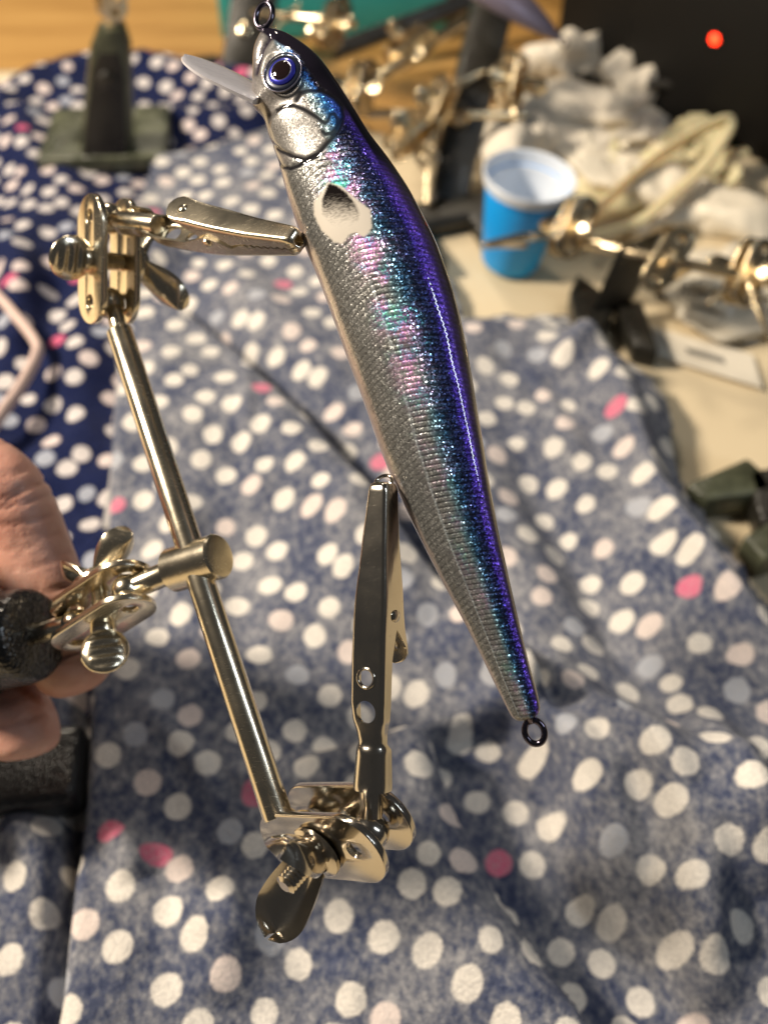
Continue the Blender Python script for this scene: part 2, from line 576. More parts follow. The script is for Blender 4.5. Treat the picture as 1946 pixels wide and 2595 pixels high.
def gl(pts):                       # pixel polyline -> table-plane polyline
    return [(G(x, y).x, G(x, y).y) for x, y in pts]

def sstep(a, b, x):
    t = np.clip((x - a) / (b - a), 0, 1)
    return t * t * (3 - 2 * t)

def nz2(X, Y, sc, seed=0.0, oct=3):
    f = np.array([noise.fractal(Vector((x * sc + seed, y * sc - seed, seed)), 1.0, 2.0, oct) for x, y in zip(X.ravel(), Y.ravel())])
    return f.reshape(X.shape)

tb = box('table', Vector((0, 0.45, -0.016)), Vector((0.75, 0, 0)), Vector((0, 0.75, 0)), Vector((0, 0, 0.015)), M['wood'], None, 0.002)
tag(tb, kind='structure')

def sheet(name, poly, base, step, m, hfun, thick=0.0006):
    """a cloth sheet over the table: grid clipped to an outline, heights from hfun"""
    xs = [p[0] for p in poly]; ys = [p[1] for p in poly]
    gx = np.arange(min(xs), max(xs) + step, step); gy = np.arange(min(ys), max(ys) + step, step)
    X, Y = np.meshgrid(gx, gy)
    ins = inside(X, Y, poly)
    Z = base + hfun(X, Y)
    idx = -np.ones(X.shape, int)
    use = ins.copy()
    cell = ins[:-1, :-1] & ins[1:, :-1] & ins[:-1, 1:] & ins[1:, 1:]
    use[:] = False
    use[:-1, :-1] |= cell; use[1:, :-1] |= cell; use[:-1, 1:] |= cell; use[1:, 1:] |= cell
    idx[use] = np.arange(use.sum())
    V = np.stack([X[use], Y[use], Z[use]], 1)
    i, j = np.nonzero(cell)
    F = np.stack([idx[i, j], idx[i, j + 1], idx[i + 1, j + 1], idx[i + 1, j]], 1)
    me = bpy.data.meshes.new(name)
    me.from_pydata(V.tolist(), [], F.tolist())
    o = link(name, me, m)
    so = o.modifiers.new('thickness', 'SOLIDIFY'); so.thickness = thick; so.offset = 1.0
    return o

# cream cover over most of the table
cream = sheet('table_cover', [(-0.72, 0.50)] + gl([(-300, 176), (120, 172), (640, 215), (900, 300), (1010, 345), (1180, 300), (1250, 250), (2300, 150)]) + [(0.72, 0.50), (0.72, -0.27), (-0.72, -0.27)], 0.0008, 0.008,
              M['cream_cover'], lambda X, Y: 0.0012 * nz2(X, Y, 14, 3.0), 0.0005)
tag(cream, kind='structure')

# navy cloth, dark side up
def h_navy(X, Y):
    h = 0.0035 + 0.004 * nz2(X, Y, 28, 1.7, 2) + 0.0012 * nz2(X, Y, 90, 5.0, 2)
    for ln, a, wd in (([(60, 330), (120, 560), (60, 800)], 0.006, 0.010), ([(180, 480), (230, 800), (210, 1150)], 0.004, 0.008),
                      ([(380, 200), (520, 240), (650, 260)], 0.010, 0.012), ([(0, 300), (140, 220), (260, 200)], 0.006, 0.01),
                      ([(0, 640), (90, 760), (60, 900)], 0.007, 0.007), ([(430, 330), (560, 340), (660, 330)], 0.005, 0.008)):
        d, s, t = pl_dist(X, Y, gl(ln)); h = h + a * np.exp(-(d / wd) ** 2)
    return np.maximum(h, 0.0006)
navy = sheet('navy_polka_dot_cloth', gl([(-500, 300), (-200, 250), (0, 236), (110, 218), (150, 190), (240, 178), (330, 190), (430, 192), (500, 182), (560, 176), (650, 214), (760, 290), (850, 400), (700, 640), (420, 1200), (420, 1420), (330, 1800), (200, 1880), (-600, 1900)]),
             0.0020, 0.0016, M['flannel_navy'], h_navy)
tag(navy, 'dark navy flannel with white polka dots, crumpled beside the green dusty stand', 'fabric')

# grey washed cloth, reverse side up
def h_grey(X, Y):
    h = 0.0130 + 0.0050 * nz2(X, Y, 20, 9.1, 2) + 0.0010 * nz2(X, Y, 75, 2.0, 2)
    # one layer's edge lying over the next: (line, drop, run, side that is high)
    for ln, a, wd, side, tr, tw in (([(330, 770), (450, 850), (620, 985), (820, 1200), (1060, 1500), (1250, 1720), (1420, 2000)], 0.010, 0.0022, -1, 0.008, 0.0030),
                            ([(1070, 1900), (1105, 2010), (1150, 2130), (1270, 2350), (1430, 2600), (1600, 2900)], 0.034, 0.0034, -1, 0.020, 0.0095),
                            ([(340, 560), (330, 850), (318, 1150), (300, 1500), (275, 1830), (262, 2050), (245, 2250), (205, 2600), (150, 2900)], 0.009, 0.0030, 1, 0.011, 0.0026)):
        d, s, t = pl_dist(X, Y, gl(ln)); sd = d * s * side
        fade = sstep(0.0, 0.06, t) * (1 - sstep(0.9, 1.0, t))
        env = np.exp(-(d / 0.030) ** 2)
        h = h + fade * env * a * (sstep(-wd, wd * 0.6, sd) - 0.60) - fade * tr * np.exp(-((sd + wd * 0.3 + tw) / tw) ** 2)
    for ln, a, wd in (([(1230, 1720), (1380, 1900), (1480, 2050), (1600, 2350)], 0.007, 0.006),
                      ([(1330, 1700), (1520, 1930), (1700, 2200), (1800, 2500)], 0.0065, 0.007),
                      ([(1560, 1900), (1760, 2080), (1900, 2350)], 0.008, 0.009),
                      ([(1700, 1850), (1820, 2050), (1900, 2250)], 0.006, 0.007),
                      ([(1420, 2150), (1480, 2400), (1560, 2600)], 0.006, 0.008),
                      ([(1280, 1180), (1480, 1500), (1660, 1850), (1800, 2050)], -0.005, 0.010),
                      ([(1150, 1960), (1200, 2080), (1330, 2330), (1500, 2600)], -0.004, 0.010),
                      ([(1130, 1640), (1290, 1800), (1400, 1960)], 0.004, 0.005),
                      ([(1650, 2250), (1720, 2420), (1760, 2600)], 0.005, 0.006),
                      ([(420, 1300), (520, 1560), (560, 1800)], 0.002, 0.006),
                      ([(1440, 900), (1560, 1120), (1700, 1440), (1946, 1800)], 0.004, 0.006),
                      ([(1430, 860), (1460, 960), (1400, 1010)], 0.006, 0.006),
                      ([(1560, 960), (1640, 1040), (1690, 1180)], 0.007, 0.007),
                      ([(640, 1080), (900, 1420), (1050, 1700)], 0.004, 0.012),
                      ([(560, 700), (700, 900), (980, 1180)], 0.003, 0.010),
                      ([(60, 2060), (120, 2200), (170, 2380)], 0.004, 0.008),
                      ([(330, 2180), (370, 2240), (390, 2300)], 0.003, 0.004),
                      ([(520, 2280), (600, 2440), (560, 2600)], 0.003, 0.008)):
        d, s, t = pl_dist(X, Y, gl(ln))
        h = h + 2.2 * a * np.exp(-(d / wd) ** 2) * np.sin(np.pi * np.clip(t, 0.02, 0.98)) ** 0.5
    rw = random.Random(21)
    for q in range(34):
        x0, y0 = rw.uniform(350, 1900), rw.uniform(950, 2500)
        an = rw.gauss(0.95, 0.30); Lw = rw.uniform(120, 420); bend = rw.uniform(-40, 40)
        ln = [(x0, y0), (x0 + Lw * 0.5 * math.cos(an) + bend, y0 + Lw * 0.5 * math.sin(an)), (x0 + Lw * math.cos(an), y0 + Lw * math.sin(an))]
        d, s_, t = pl_dist(X, Y, gl(ln))
        h = h + rw.uniform(0.0010, 0.0024) * np.exp(-(d / rw.uniform(0.0020, 0.0040)) ** 2) * np.sin(np.pi * np.clip(t, 0.0, 1.0))
    eb = pl_dist(X, Y, GREY_EDGE)[0]
    h = 0.0025 + (h - 0.0025) * (0.25 + 0.75 * sstep(0.0, 0.016, eb))
    return np.maximum(h, 0.0012)
random.seed(3)
edge = [(1180, 845), (1330, 838), (1430, 838), (1452, 900), (1480, 918), (1560, 935), (1640, 1020), (1680, 1090), (1700, 1200), (1722, 1290), (1760, 1330), (1800, 1385), (1850, 1450), (1880, 1520), (1946, 1575), (2200, 1800)]
jag = []
for (x1, y1), (x2, y2) in zip(edge[:-1], edge[1:]):
    for i in range(3):
        t = i / 3
        jag.append((x1 + (x2 - x1) * t + random.uniform(-9, 9), y1 + (y2 - y1) * t + random.uniform(-9, 9)))
GREY_EDGE = gl([(430, 430), (560, 400), (760, 340), (900, 420), (1050, 620), (1150, 760)] + edge)
grey = sheet('polka_dot_cloth', gl([(430, 430), (560, 400), (760, 340), (900, 420), (1050, 620), (1150, 760)] + jag + [(2500, 3300), (-600, 3300), (-500, 2000), (0, 1800), (240, 1560), (285, 1200), (290, 900), (330, 640)]),
             0.0020, 0.0013, M['flannel_washed'], h_grey)
tag(grey, 'washed grey-blue flannel with cream polka dots, rumpled over the table', 'fabric')

# sewn hem strip along the washed cloth's edge
hem_pts = [G(x, y, 0.013) for x, y in ((300, 820), (318, 900), (322, 1000), (312, 1120), (300, 1240), (285, 1340))]
hem = link('hem', tube_mesh('hem', catmull(hem_pts, 40), 0.0032, 10, False, 0.3), M['hem_cotton'], grey)

# ------------------------------------------------------------------ third-hand hardware
def joint(parent, c, l, n, gap=0.0054, L=0.0240, W=0.0105, th=0.0013, sp=0.0080, met='brass', head=+1,
          head_up=None, wing_dir=None, wing_len=0.0105, wing_w=0.0040, screw_out=0.006, head_off=0.0048):
    """two slotted plates pinched by a thumb screw and a wing nut; the screw's head is on the +n side if head=1"""
    m = M[met]
    l = l.normalized(); n = (n - l * n.dot(l)).normalized()
    for s in (1, -1):
        slot_plate('plate', c + n * s * (gap / 2 + th / 2), l, n, L, W, th, [(sp, 0.0017), (-sp, 0.0017)], m, parent)
    reach = gap / 2 + th
    # threaded screw
    prof = []
    a0 = -(reach + screw_out); a1 = reach + 0.001
    N = 26
    for i in range(N * 2 + 1):
        t = a0 + (a1 - a0) * i / (N * 2)
        prof.append((t - a0, 0.00175 if i % 2 else 0.00145))
    prof[0] = (0, 0.0010)
    lathe('screw', c + n * head * a0, n * head, prof, m, parent, 20, 20)
    # ridged thumb head: an oval tab standing in the screw's axis
    hn = n * head
    hu = (head_up - hn * head_up.dot(hn)).normalized() if head_up is not None else l
    face = hn.cross(hu).normalized()
    hc = c + hn * (reach + head_off)
    V = []; F = []; nu, nv = 24, 14
    for side in (1, -1):
        for j in range(nv + 1):
            r = j / nv
            for i in range(nu):
                a = 2 * math.pi * i / nu
                x = math.cos(a) * r * 0.0044; y = math.sin(a) * r * 0.0044
                z = 0.0011 * (1 - r ** 4) + 0.00028 * math.cos(x * 2 * math.pi / 0.0018) * (1 - r ** 6)
                V.append(hc + hn * x + hu * y + face * z * side)
    off = (nv + 1) * nu
    for sd in (0, 1):
        for j in range(nv):
            for i in range(nu):
                i2 = (i + 1) % nu
                q = [sd * off + j * nu + i, sd * off + j * nu + i2, sd * off + (j + 1) * nu + i2, sd * off + (j + 1) * nu + i]
                F.append(q if sd == 0 else q[::-1])
    me = mesh('thumb_screw', V, F)
    bm = bmesh.new(); bm.from_mesh(me); bmesh.ops.remove_doubles(bm, verts=bm.verts, dist=1e-6); bmesh.ops.recalc_face_normals(bm, faces=bm.faces); bm.to_mesh(me); bm.free()
    link('thumb_screw', me, m, parent)
    rounded_rod('screw_neck', c + hn * (reach - 0.0002), c + hn * (reach + 0.0016), 0.0024, m, parent)
    # wing nut, stamped from sheet: hub washer + two cupped wings
    wn = -hn
    wd = wing_dir if wing_dir is not None else l
    wd = (wd - wn * wd.dot(wn)).normalized(); ws = wn.cross(wd)
    hb = c + wn * (reach + 0.0003)
    nut = lathe('wing_nut', hb, wn, [(0, 0.0042), (0.0003, 0.0047), (0.0010, 0.0047), (0.0014, 0.0040), (0.0017, 0.0030), (0.0030, 0.0026), (0.0032, 0.0018)], m, parent, 28, 30)
    for s in (1, -1):
        V = []; F = []; nu, nv = 18, 12
        for layer in (0, 1):
            for i in range(nu + 1):
                u = i / nu
                half = wing_w * (0.72 + 0.28 * math.sin(u * math.pi * 0.75)) * math.sqrt(max(0.0, 1 - max(0, (u - 0.62) / 0.38) ** 2) + 0.004)
                for j in range(nv + 1):
                    v = -1 + 2 * j / nv
                    outv = 0.0022 + wing_len * u * 0.80
                    rise = 0.0009 + wing_len * 0.52 * u ** 1.4
                    cup = 0.0040 * v * v * (1 - 0.35 * u) * (0.35 + 0.65 * math.sin(min(1, u * 1.6) * math.pi / 2))
                    p = hb + wd * s * (outv - 0.55 * cup) + wn * (rise + cup * 0.8 + layer * 0.0007) + ws * v * half
                    V.append(p)
        def ix(a, i, j): return a * (nu + 1) * (nv + 1) + i * (nv + 1) + j
        for i in range(nu):
            for j in range(nv):
                F.append((ix(0, i, j), ix(0, i, j + 1), ix(0, i + 1, j + 1), ix(0, i + 1, j)))
                F.append((ix(1, i, j), ix(1, i + 1, j), ix(1, i + 1, j + 1), ix(1, i, j + 1)))
            for j in (0, nv):
                F.append((ix(0, i, j), ix(0, i + 1, j), ix(1, i + 1, j), ix(1, i, j)))
        for i in (0, nu):
            for j in range(nv):
                F.append((ix(0, i, j), ix(0, i, j + 1), ix(1, i, j + 1), ix(1, i, j)))
        me = mesh('wing', V, F); fix_normals(me)
        link('wing', me, m, nut); sharpen(me, 55)
    return c + l * sp, c - l * sp

def ball(name, c, r, m, parent):
    prof = [(r - r * math.cos(a), r * math.sin(a)) for a in np.linspace(0.08, math.pi - 0.08, 14)]
    return lathe(name, c - Vector((0, 0, r)), Vector((0, 0, 1)), prof, m, parent, 24, 80)

def channel(name, stations, n, th, xf, m, parent, teeth=None, cut=None):
    """bent sheet-metal channel lofted through stations (x, half width, top, wall bottom, corner radius)"""
    xs = [s[0] for s in stations]
    arr = np.array(stations)
    N = n; prof_n = 26
    V = []; F = []
    grid = {}
    X = np.linspace(xs[0], xs[-1], N)
    for layer in (0, 1):
        for i, x in enumerate(X):
            hw, zt, zb, r = [np.interp(x, xs, arr[:, q]) for q in (1, 2, 3, 4)]
            if layer: hw -= th; zt -= th; r = max(r - th, 0.05)
            hw = max(hw, 0.05)
            r = min(r, hw * 0.999)
            zb_ = zb + (teeth(x) if teeth else 0.0)
            pr = []
            for q in range(6): pr.append((-hw, zb_ + (zt - r - zb_) * q / 6))
            for q in range(7):
                a = math.pi - math.pi / 2 * q / 6
                pr.append((-hw + r + r * math.cos(a), zt - r + r * math.sin(a)))
            half = pr
            full = half + [(-y, z) for y, z in half[::-1]]
            for j, (y, z) in enumerate(full):
                grid[layer, i, j] = len(V); V.append(xf(x, y, z))
    J = len(full)
    for i in range(N - 1):
        for j in range(J - 1):
            F.append((grid[0, i, j], grid[0, i, j + 1], grid[0, i + 1, j + 1], grid[0, i + 1, j]))
            F.append((grid[1, i, j], grid[1, i + 1, j], grid[1, i + 1, j + 1], grid[1, i, j + 1]))
        for j in (0, J - 1):
            F.append((grid[0, i, j], grid[0, i + 1, j], grid[1, i + 1, j], grid[1, i, j]))
    for i in (0, N - 1):
        for j in range(J - 1):
            F.append((grid[0, i, j], grid[0, i, j + 1], grid[1, i, j + 1], grid[1, i, j]))
    me = mesh(name, V, F)
    bm = bmesh.new(); bm.from_mesh(me); bmesh.ops.recalc_face_normals(bm, faces=bm.faces)
    bm.to_mesh(me); bm.free()
    if cut:
        tmp = bpy.data.objects.new('tmp', me); COL.objects.link(tmp)
        cutters = []
        for (p, ax, r) in cut:
            u, v = frame_of(ax); seg = 28; VV = []
            for t in (-1, 1):
                for k in range(seg):
                    a = 2 * math.pi * k / seg
                    VV.append(p + ax * t * 0.002 + (u * math.cos(a) + v * math.sin(a)) * r)
            FF = [(k, (k + 1) % seg, seg + (k + 1) % seg, seg + k) for k in range(seg)] + [tuple(range(seg))[::-1], tuple(range(seg, 2 * seg))]
            cm = mesh('cut', VV, FF); fix_normals(cm)
            cobj = bpy.data.objects.new('cut', cm); COL.objects.link(cobj); cutters.append(cobj)
            b = tmp.modifiers.new('b', 'BOOLEAN'); b.operation = 'DIFFERENCE'; b.object = cobj; b.solver = 'EXACT'
        me2 = eval_mesh(tmp)
        bpy.data.objects.remove(tmp)
        for q in cutters: bpy.data.objects.remove(q)
        me = me2
    o = link(name, me, m, parent); sharpen(me, 42)
    return o

def alligator_clip(parent, tip, tail, nrm, sc=1.0, met='steel', label=None):
    """nrm: outward direction of the jaw that carries the barrel"""
    m = M[met]
    ax = (tail - tip).normalized(); nz = (nrm - ax * nrm.dot(ax)).normalized(); ay = nz.cross(ax)
    K = 0.001 * sc
    def xf(x, y, z): return tip + ax * (x * K) + ay * (y * K) + nz * (z * K)
    def xfl(x, y, z): return tip + ax * (x * K) + ay * (y * K) - nz * (z * K)
    def teeth(x):
        if 0.8 < x < 12.5: return 0.28 * math.sin((x - 0.8) * 2 * math.pi / 1.65)
        return 0.0
    st = [(0.0, 1.15, 1.35, 0.25, 0.7), (0.35, 1.55, 1.85, 0.2, 0.8), (1.2, 1.75, 2.1, 0.2, 0.75), (10, 2.30, 2.65, 0.15, 0.7), (13.5, 2.52, 2.8, 0.15, 0.7), (15.5, 2.70, 2.95, 0.9, 0.75),
          (18, 2.88, 3.1, -0.6, 0.8), (21, 3.0, 3.2, -1.6, 0.8), (24, 3.0, 3.2, -0.6, 0.8), (28, 3.05, 3.1, 0.3, 0.8), (35, 3.05, 2.8, 0.2, 0.8), (37.5, 2.9, 2.5, 0.1, 1.0), (39.5, 2.45, 2.2, 0.0, 1.4),
          (41.2, 2.30, 2.1, -0.4, 1.8), (42.2, 2.65, 2.55, -1.2, 2.4), (48.0, 2.95, 2.6, -1.3, 2.4), (48.6, 2.95, 2.55, -1.2, 2.4)]
    jaw = channel('jaw', st, 120, 0.42, xf, m, parent, teeth, [(xf(30.7, 0, 3.0), nz, 1.35 * K), (xf(36.0, 0, 2.7), nz, 1.75 * K)])
    # folded rim round the first hole and the closed nose
    link('hole_rim', ring_mesh('hole_rim', xf(30.7, 0, 2.98), nz, ax, 1.5 * K, 1.5 * K, 0.28 * K, 28, 8), m, jaw)
    st2 = [(0.0, 1.15, 1.35, 0.1, 0.7), (0.35, 1.55, 1.85, 0.0, 0.8), (1.2, 1.75, 2.1, 0.0, 0.75), (10, 2.15, 2.65, 0.0, 0.7), (14, 2.35, 3.2, 0.0, 0.7), (17.5, 2.5, 3.7, -0.9, 0.7), (21, 2.55, 4.2, -0.9, 0.7), (24, 2.6, 4.8, 2.4, 0.7),
           (26.4, 2.75, 5.3, 4.5, 0.4), (27.6, 2.62, 5.6, 4.9, 0.3), (28.5, 2.0, 5.8, 5.2, 0.25), (29.05, 1.1, 5.95, 5.4, 0.2), (29.2, 0.3, 6.0, 5.5, 0.1)]
    def teeth2(x):
        if 0.8 < x < 12.5: return 0.28 * math.sin((x - 0.8) * 2 * math.pi / 1.65)
        return 0.0
    lev = channel('lever_jaw', st2, 90, 0.40, xfl, m, parent, lambda x: -teeth2(x))
    lathe('dimple', xfl(26.2, 0, 4.7), -nz, [(0, 0.0011 * sc), (0.0005 * sc, 0.00105 * sc), (0.0008 * sc, 0.0008 * sc), (0.0009 * sc, 0.0003 * sc)], m, lev, 20, 60)
    lathe('rivet', xf(21, -3.5, -0.2), ay, [(0, 0.0004 * sc), (0.0002 * sc, 0.0009 * sc), (0.0005 * sc, 0.0010 * sc), (0.00051 * sc, 0.0006 * sc), (0.0065 * sc, 0.0006 * sc), (0.0065 * sc, 0.0010 * sc), (0.0068 * sc, 0.0009 * sc), (0.007 * sc, 0.0004 * sc)], m, parent, 18, 40)
    pts = []
    for k in range(90):
        a = 2 * math.pi * k / 18
        pts.append(xf(21 + 1.2 * math.cos(a), -1.6 + 3.2 * k / 89, -0.2 + 1.2 * math.sin(a)))
    pts += [xf(24 + i * 0.6, 1.6, -1.6 - i * 0.45) for i in range(5)]
    link('spring', tube_mesh('spring', pts, 0.00024 * sc, 6), m, parent)
    d = (tail - tip).length
    rounded_rod('barrel', xf(38.5, 0, 0.1), tail, 0.0019 * sc, m, parent)
    ball('ball_end', tail, 0.0031 * sc, m, parent)
    return jaw

# ------------------------------------------------------------------ the stand in front
base_at = G(-230, 1925, 0.0)
stand = empty('third_hand_stand', base_at, 'brass third-hand soldering stand with two clips gripping the fishing lure', 'clamp stand')
rod_a = P(284, 800, 0.1905); rod_b = P(716, 2105, 0.1612)
rounded_rod('cross_rod', P(303, 838, 0.1890), P(706, 2075, 0.1620), 0.0025, M['brass'], stand, 0.0003, 40)
# necks and balls at both ends of the rod
rounded_rod('rod_neck', P(308, 850, 0.1888), P(288, 782, 0.1908), 0.0016, M['brass'], stand)
# upper joint
uc = P(277, 662, 0.1915); un = D(-0.76, -0.05, 0.65); ul = D(0.05, 0.98, 0.18)
t_ball, b_ball = joint(stand, uc, ul, un, met='brass', head=1, head_up=D(0.35, 0.9, 0.3), wing_dir=D(0.2, -0.75, 0.4), wing_len=0.0115, wing_w=0.0036, screw_out=0.0035, head_off=0.0036)
ball('rod_ball', b_ball, 0.0031, M['brass'], stand)
# upper clip: barrel jaw underneath, thumb lever toward the camera
tipu = P(758, 612, 0.1575)
tl = t_ball
alligator_clip(stand, tipu, tl + (tl - tipu).normalized() * 0.0, D(0.25, -0.42, -0.80), (tl - tipu).length / 0.0545, 'brass')
# lower joint
ll = D(0.674, 0.20, 0.71); ln_ = D(-0.58, -0.46, 0.67); lc = P(938, 2108, 0.1530) - ll * 0.0085
lt, lb = joint(stand, lc, ll, ln_, gap=0.0060, L=0.0280, W=0.0122, sp=0.0085, met='steel', head=-1, head_up=D(0, 1, 0.2), wing_dir=D(-0.42, -0.80, -0.1), wing_len=0.0142, wing_w=0.0046, screw_out=0.0085)
ball('rod_ball', lb, 0.0031, M['brass'], stand)
rounded_rod('rod_neck', P(700, 2056, 0.1625), lb, 0.0018, M['brass'], stand)
tipr = P(972, 1222, 0.1535)
alligator_clip(stand, tipr, lt, D(-0.52, 0.0, 0.85), 0.985, 'steel')
# collar on the rod, its neck and ball
cdir = D(0.86, 0.26, 0.44)
cc = P(496, 1427, 0.1760)
lathe('collar', cc - cdir * 0.0056, cdir, [(0, 0.0030), (0.0001, 0.0036), (0.0005, 0.0041), (0.0107, 0.0041), (0.0111, 0.0038), (0.0112, 0.0030)], M['brass'], stand, 48, 30)
# middle joint
mn = D(0.20, -0.85, 0.45); ml = D(0.74, 0.44, 0.50)
mr_px = P(325, 1494, 0.1785)
mc = mr_px - ml * 0.008
mr, mlb = joint(stand, mc, ml, mn, met='brass', head=1, head_up=D(0.9, 0.1, -0.2), wing_dir=D(0.8, 0.3, 0.5), wing_len=0.0098, wing_w=0.0036, screw_out=0.004)
ball('collar_ball', mr, 0.0029, M['brass'], stand)
rounded_rod('collar_neck', mr, cc - cdir * 0.004, 0.0022, M['brass'], stand)
ball('post_ball', mlb, 0.0029, M['brass'], stand)
ptop = P(92, 1606, 0.1905)
rounded_rod('post_stub', mlb, ptop + (ptop - mlb) * 0.35, 0.0022, M['brass'], stand)
# cast post and foot
pbase = base_at + Vector((0, 0, 0.006))
pd = (P(-75, 1640, 0.197) - ptop).normalized()
pts = [ptop, ptop + pd * 0.0005, ptop + pd * 0.0014, ptop + pd * 0.0026] + catmull([ptop + pd * 0.006, P(-75, 1640, 0.197), pbase + Vector((0.012, 0, 0.030)), pbase], 26)
rad = [0.0078, 0.0087, 0.0092, 0.0094] + [0.0095 + 0.0045 * (i / 25) for i in range(26)]
me = tube_mesh('post', pts, rad, 28)
link('post', me, M['black_iron'], stand); sharpen(me, 40)

def ubase(parent, c, rz, mat, W=0.056, Dp=0.046, bar=0.017, leg=0.015, h=0.010, sc=1.0):
    """U-shaped cast foot, legs pointing to local +y"""
    w2 = W / 2
    poly = [(-w2, 0), (w2, 0), (w2 * 0.94, Dp), (w2 * 0.94 - leg, Dp), (w2 - leg, bar), (-w2 + leg, bar), (-w2 * 0.94 + leg, Dp), (-w2 * 0.94, Dp)]
    R = Matrix.Rotation(rz, 4, 'Z')
    return prism('base', [(x * sc, (y - bar / 2) * sc) for x, y in poly], 0.0, h * sc, mat, parent, 0.0018 * sc, lambda v: c + (R @ v), 3)
cf = G(60, 1945, 0.0)
base_z = 0.0115
fcorner = G(172, 2074, base_z + 0.010)
box('base', Vector((fcorner.x - 0.045, fcorner.y + 0.010, base_z + 0.0045)), Vector((0.045, 0.0055, 0)) , Vector((-0.0009, 0.0105, 0)), Vector((0, 0, 0.0058)), M['black_iron'], stand, 0.0026, 3)

# ------------------------------------------------------------------ the lure
SC = 1 / 0.8525
Rm = [(592, 60), (640, 88), (690, 130), (730, 185), (765, 240), (800, 296), (840, 350), (880, 410), (915, 475), (945, 540), (970, 610), (990, 680), (1005, 750), (1020, 830), (1035, 920), (1050, 1010), (1066, 1100), (1087, 1200), (1112, 1310), (1141, 1430), (1160, 1500), (1168, 1540)]
Lm = [(556, 66), (548, 110), (545, 155), (543, 190), (545, 222), (568, 250), (580, 290), (594, 326), (606, 366), (622, 425), (640, 480), (662, 540), (690, 607), (720, 690), (747, 765), (775, 840), (800, 910), (825, 980), (850, 1040), (884, 1115), (925, 1198), (965, 1275), (1003, 1345), (1042, 1422), (1075, 1490), (1103, 1545), (1116, 1562)]
NL, NC = 760, 240
def resample(pts, n):
    c = catmull([(x * SC, y * SC, 0) for x, y in pts], 1200)
    a = np.array([(p.x, p.y) for p in c])
    s = np.concatenate([[0], np.cumsum(np.hypot(*np.diff(a, axis=0).T))]); s /= s[-1]
    t = np.linspace(0, 1, n)
    return np.stack([np.interp(t, s, a[:, 0]), np.interp(t, s, a[:, 1])], 1)
LL = resample(Lm, NL); RR = resample(Rm, NL)
# rounded ends: nose and tail close in
def depth_of(y): return 0.1625 - 0.0125 * np.clip(y / 1850.0, 0, 1)
alpha = math.radians(20)
phi = np.linspace(0, 2 * math.pi, NC, endpoint=False)      # 0 belly -> camera side -> pi back -> far side
cx_, sx_ = -np.cos(phi), np.sin(phi)
ex = 2 / 2.35
SX = np.sign(cx_) * np.abs(cx_) ** ex; SY = np.sign(sx_) * np.abs(sx_) ** ex
mid = (LL + RR) / 2
half = np.hypot(*(RR - LL).T) / 2
tt = np.linspace(0, 1, NL)
smoothk = np.ones(41) / 41
thick = np.interp(tt, [0, 0.03, 0.10, 0.2, 0.4, 0.7, 0.93, 1.0], [0.55, 0.62, 0.66, 0.66, 0.62, 0.60, 0.62, 0.60])
endk = np.ones(NL)
k0 = tt < 0.022
endk[k0] = np.sqrt(np.clip(1 - ((0.022 - tt[k0]) / 0.022) ** 2, 0, 1)) * 0.75 + 0.25
k1 = tt > 0.988
endk[k1] = np.sqrt(np.clip(1 - ((tt[k1] - 0.988) / 0.012) ** 2, 0, 1)) * 0.35 + 0.65
ca, sa = math.cos(alpha), math.sin(alpha)
e1 = (RR - LL) / (2 * half)[:, None]
E1 = np.array([RT * float(a) - UP * float(b) for a, b in e1])            # picture x right, y down
TOC = np.array(-FW)
dep = depth_of(mid[:, 1])
mm = dep / FPX                                             # metres per photo pixel at the body
Cw = np.array([P(float(x), float(y), float(d)) for (x, y), d in zip(mid, dep)])
# section in pixels: dorsal axis leans to the camera by alpha
a_ = half; b_ = half * thick
u1 = a_[:, None] * SX[None] * ca - b_[:, None] * SY[None] * sa
u2 = a_[:, None] * SX[None] * sa + b_[:, None] * SY[None] * ca
mn_, mx_ = u1.min(1), u1.max(1)
scl = (2 * half) / (mx_ - mn_)
u1 = (u1 - ((mx_ + mn_) / 2)[:, None]) * scl[:, None] * endk[:, None]
u2 = u2 * scl[:, None] * endk[:, None]
Wp = Cw[:, None, :] + (E1[:, None, :] * u1[..., None] + TOC[None, None, :] * u2[..., None]) * mm[:, None, None]
# photo pixel of every vertex (camera side), for laying out the paint
rel = Wp - np.array(CAM)
zc = rel @ np.array(FW)
PX = CXP + FPX * (rel @ np.array(RT)) / zc
PY = CYP - FPX * (rel @ np.array(UP)) / zc
hN = NC // 2
mir = (-np.arange(NC)) % NC
far = np.arange(NC) > hN
PX[:, far] = PX[:, mir[far]]; PY[:, far] = PY[:, mir[far]]
# body coordinates
slen = np.concatenate([[0], np.cumsum(np.hypot(*np.diff(mid, axis=0).T))])
vv = np.where(phi <= math.pi, phi, 2 * math.pi - phi) / math.pi            # 0 belly .. 1 back
VVg = np.broadcast_to(vv, (NL, NC)).copy()
WW = VVg * (2.6 * half)[:, None]                                          # px round the side from the belly
SS = np.broadcast_to(slen[:, None], (NL, NC))
TT = np.broadcast_to(tt[:, None], (NL, NC))
wn_ = (u1 - u1.min(1)[:, None]) / (u1.max(1) - u1.min(1))[:, None]
jmin = int(np.argmin(u1[NL // 2])); jmax = int(np.argmax(u1[NL // 2]))
wn_[:, far] = wn_[:, mir[far]]
wn_ = np.where(VVg * hN < jmin, 0.0, wn_)
VB = wn_                                                                   # 0 belly edge .. 1 back edge, body-fixed
lat = np.interp(tt, [0, 0.25, 0.5, 0.8, 1.0], [0.40, 0.385, 0.365, 0.30, 0.22])[:, None]
rng = np.random.default_rng(5)
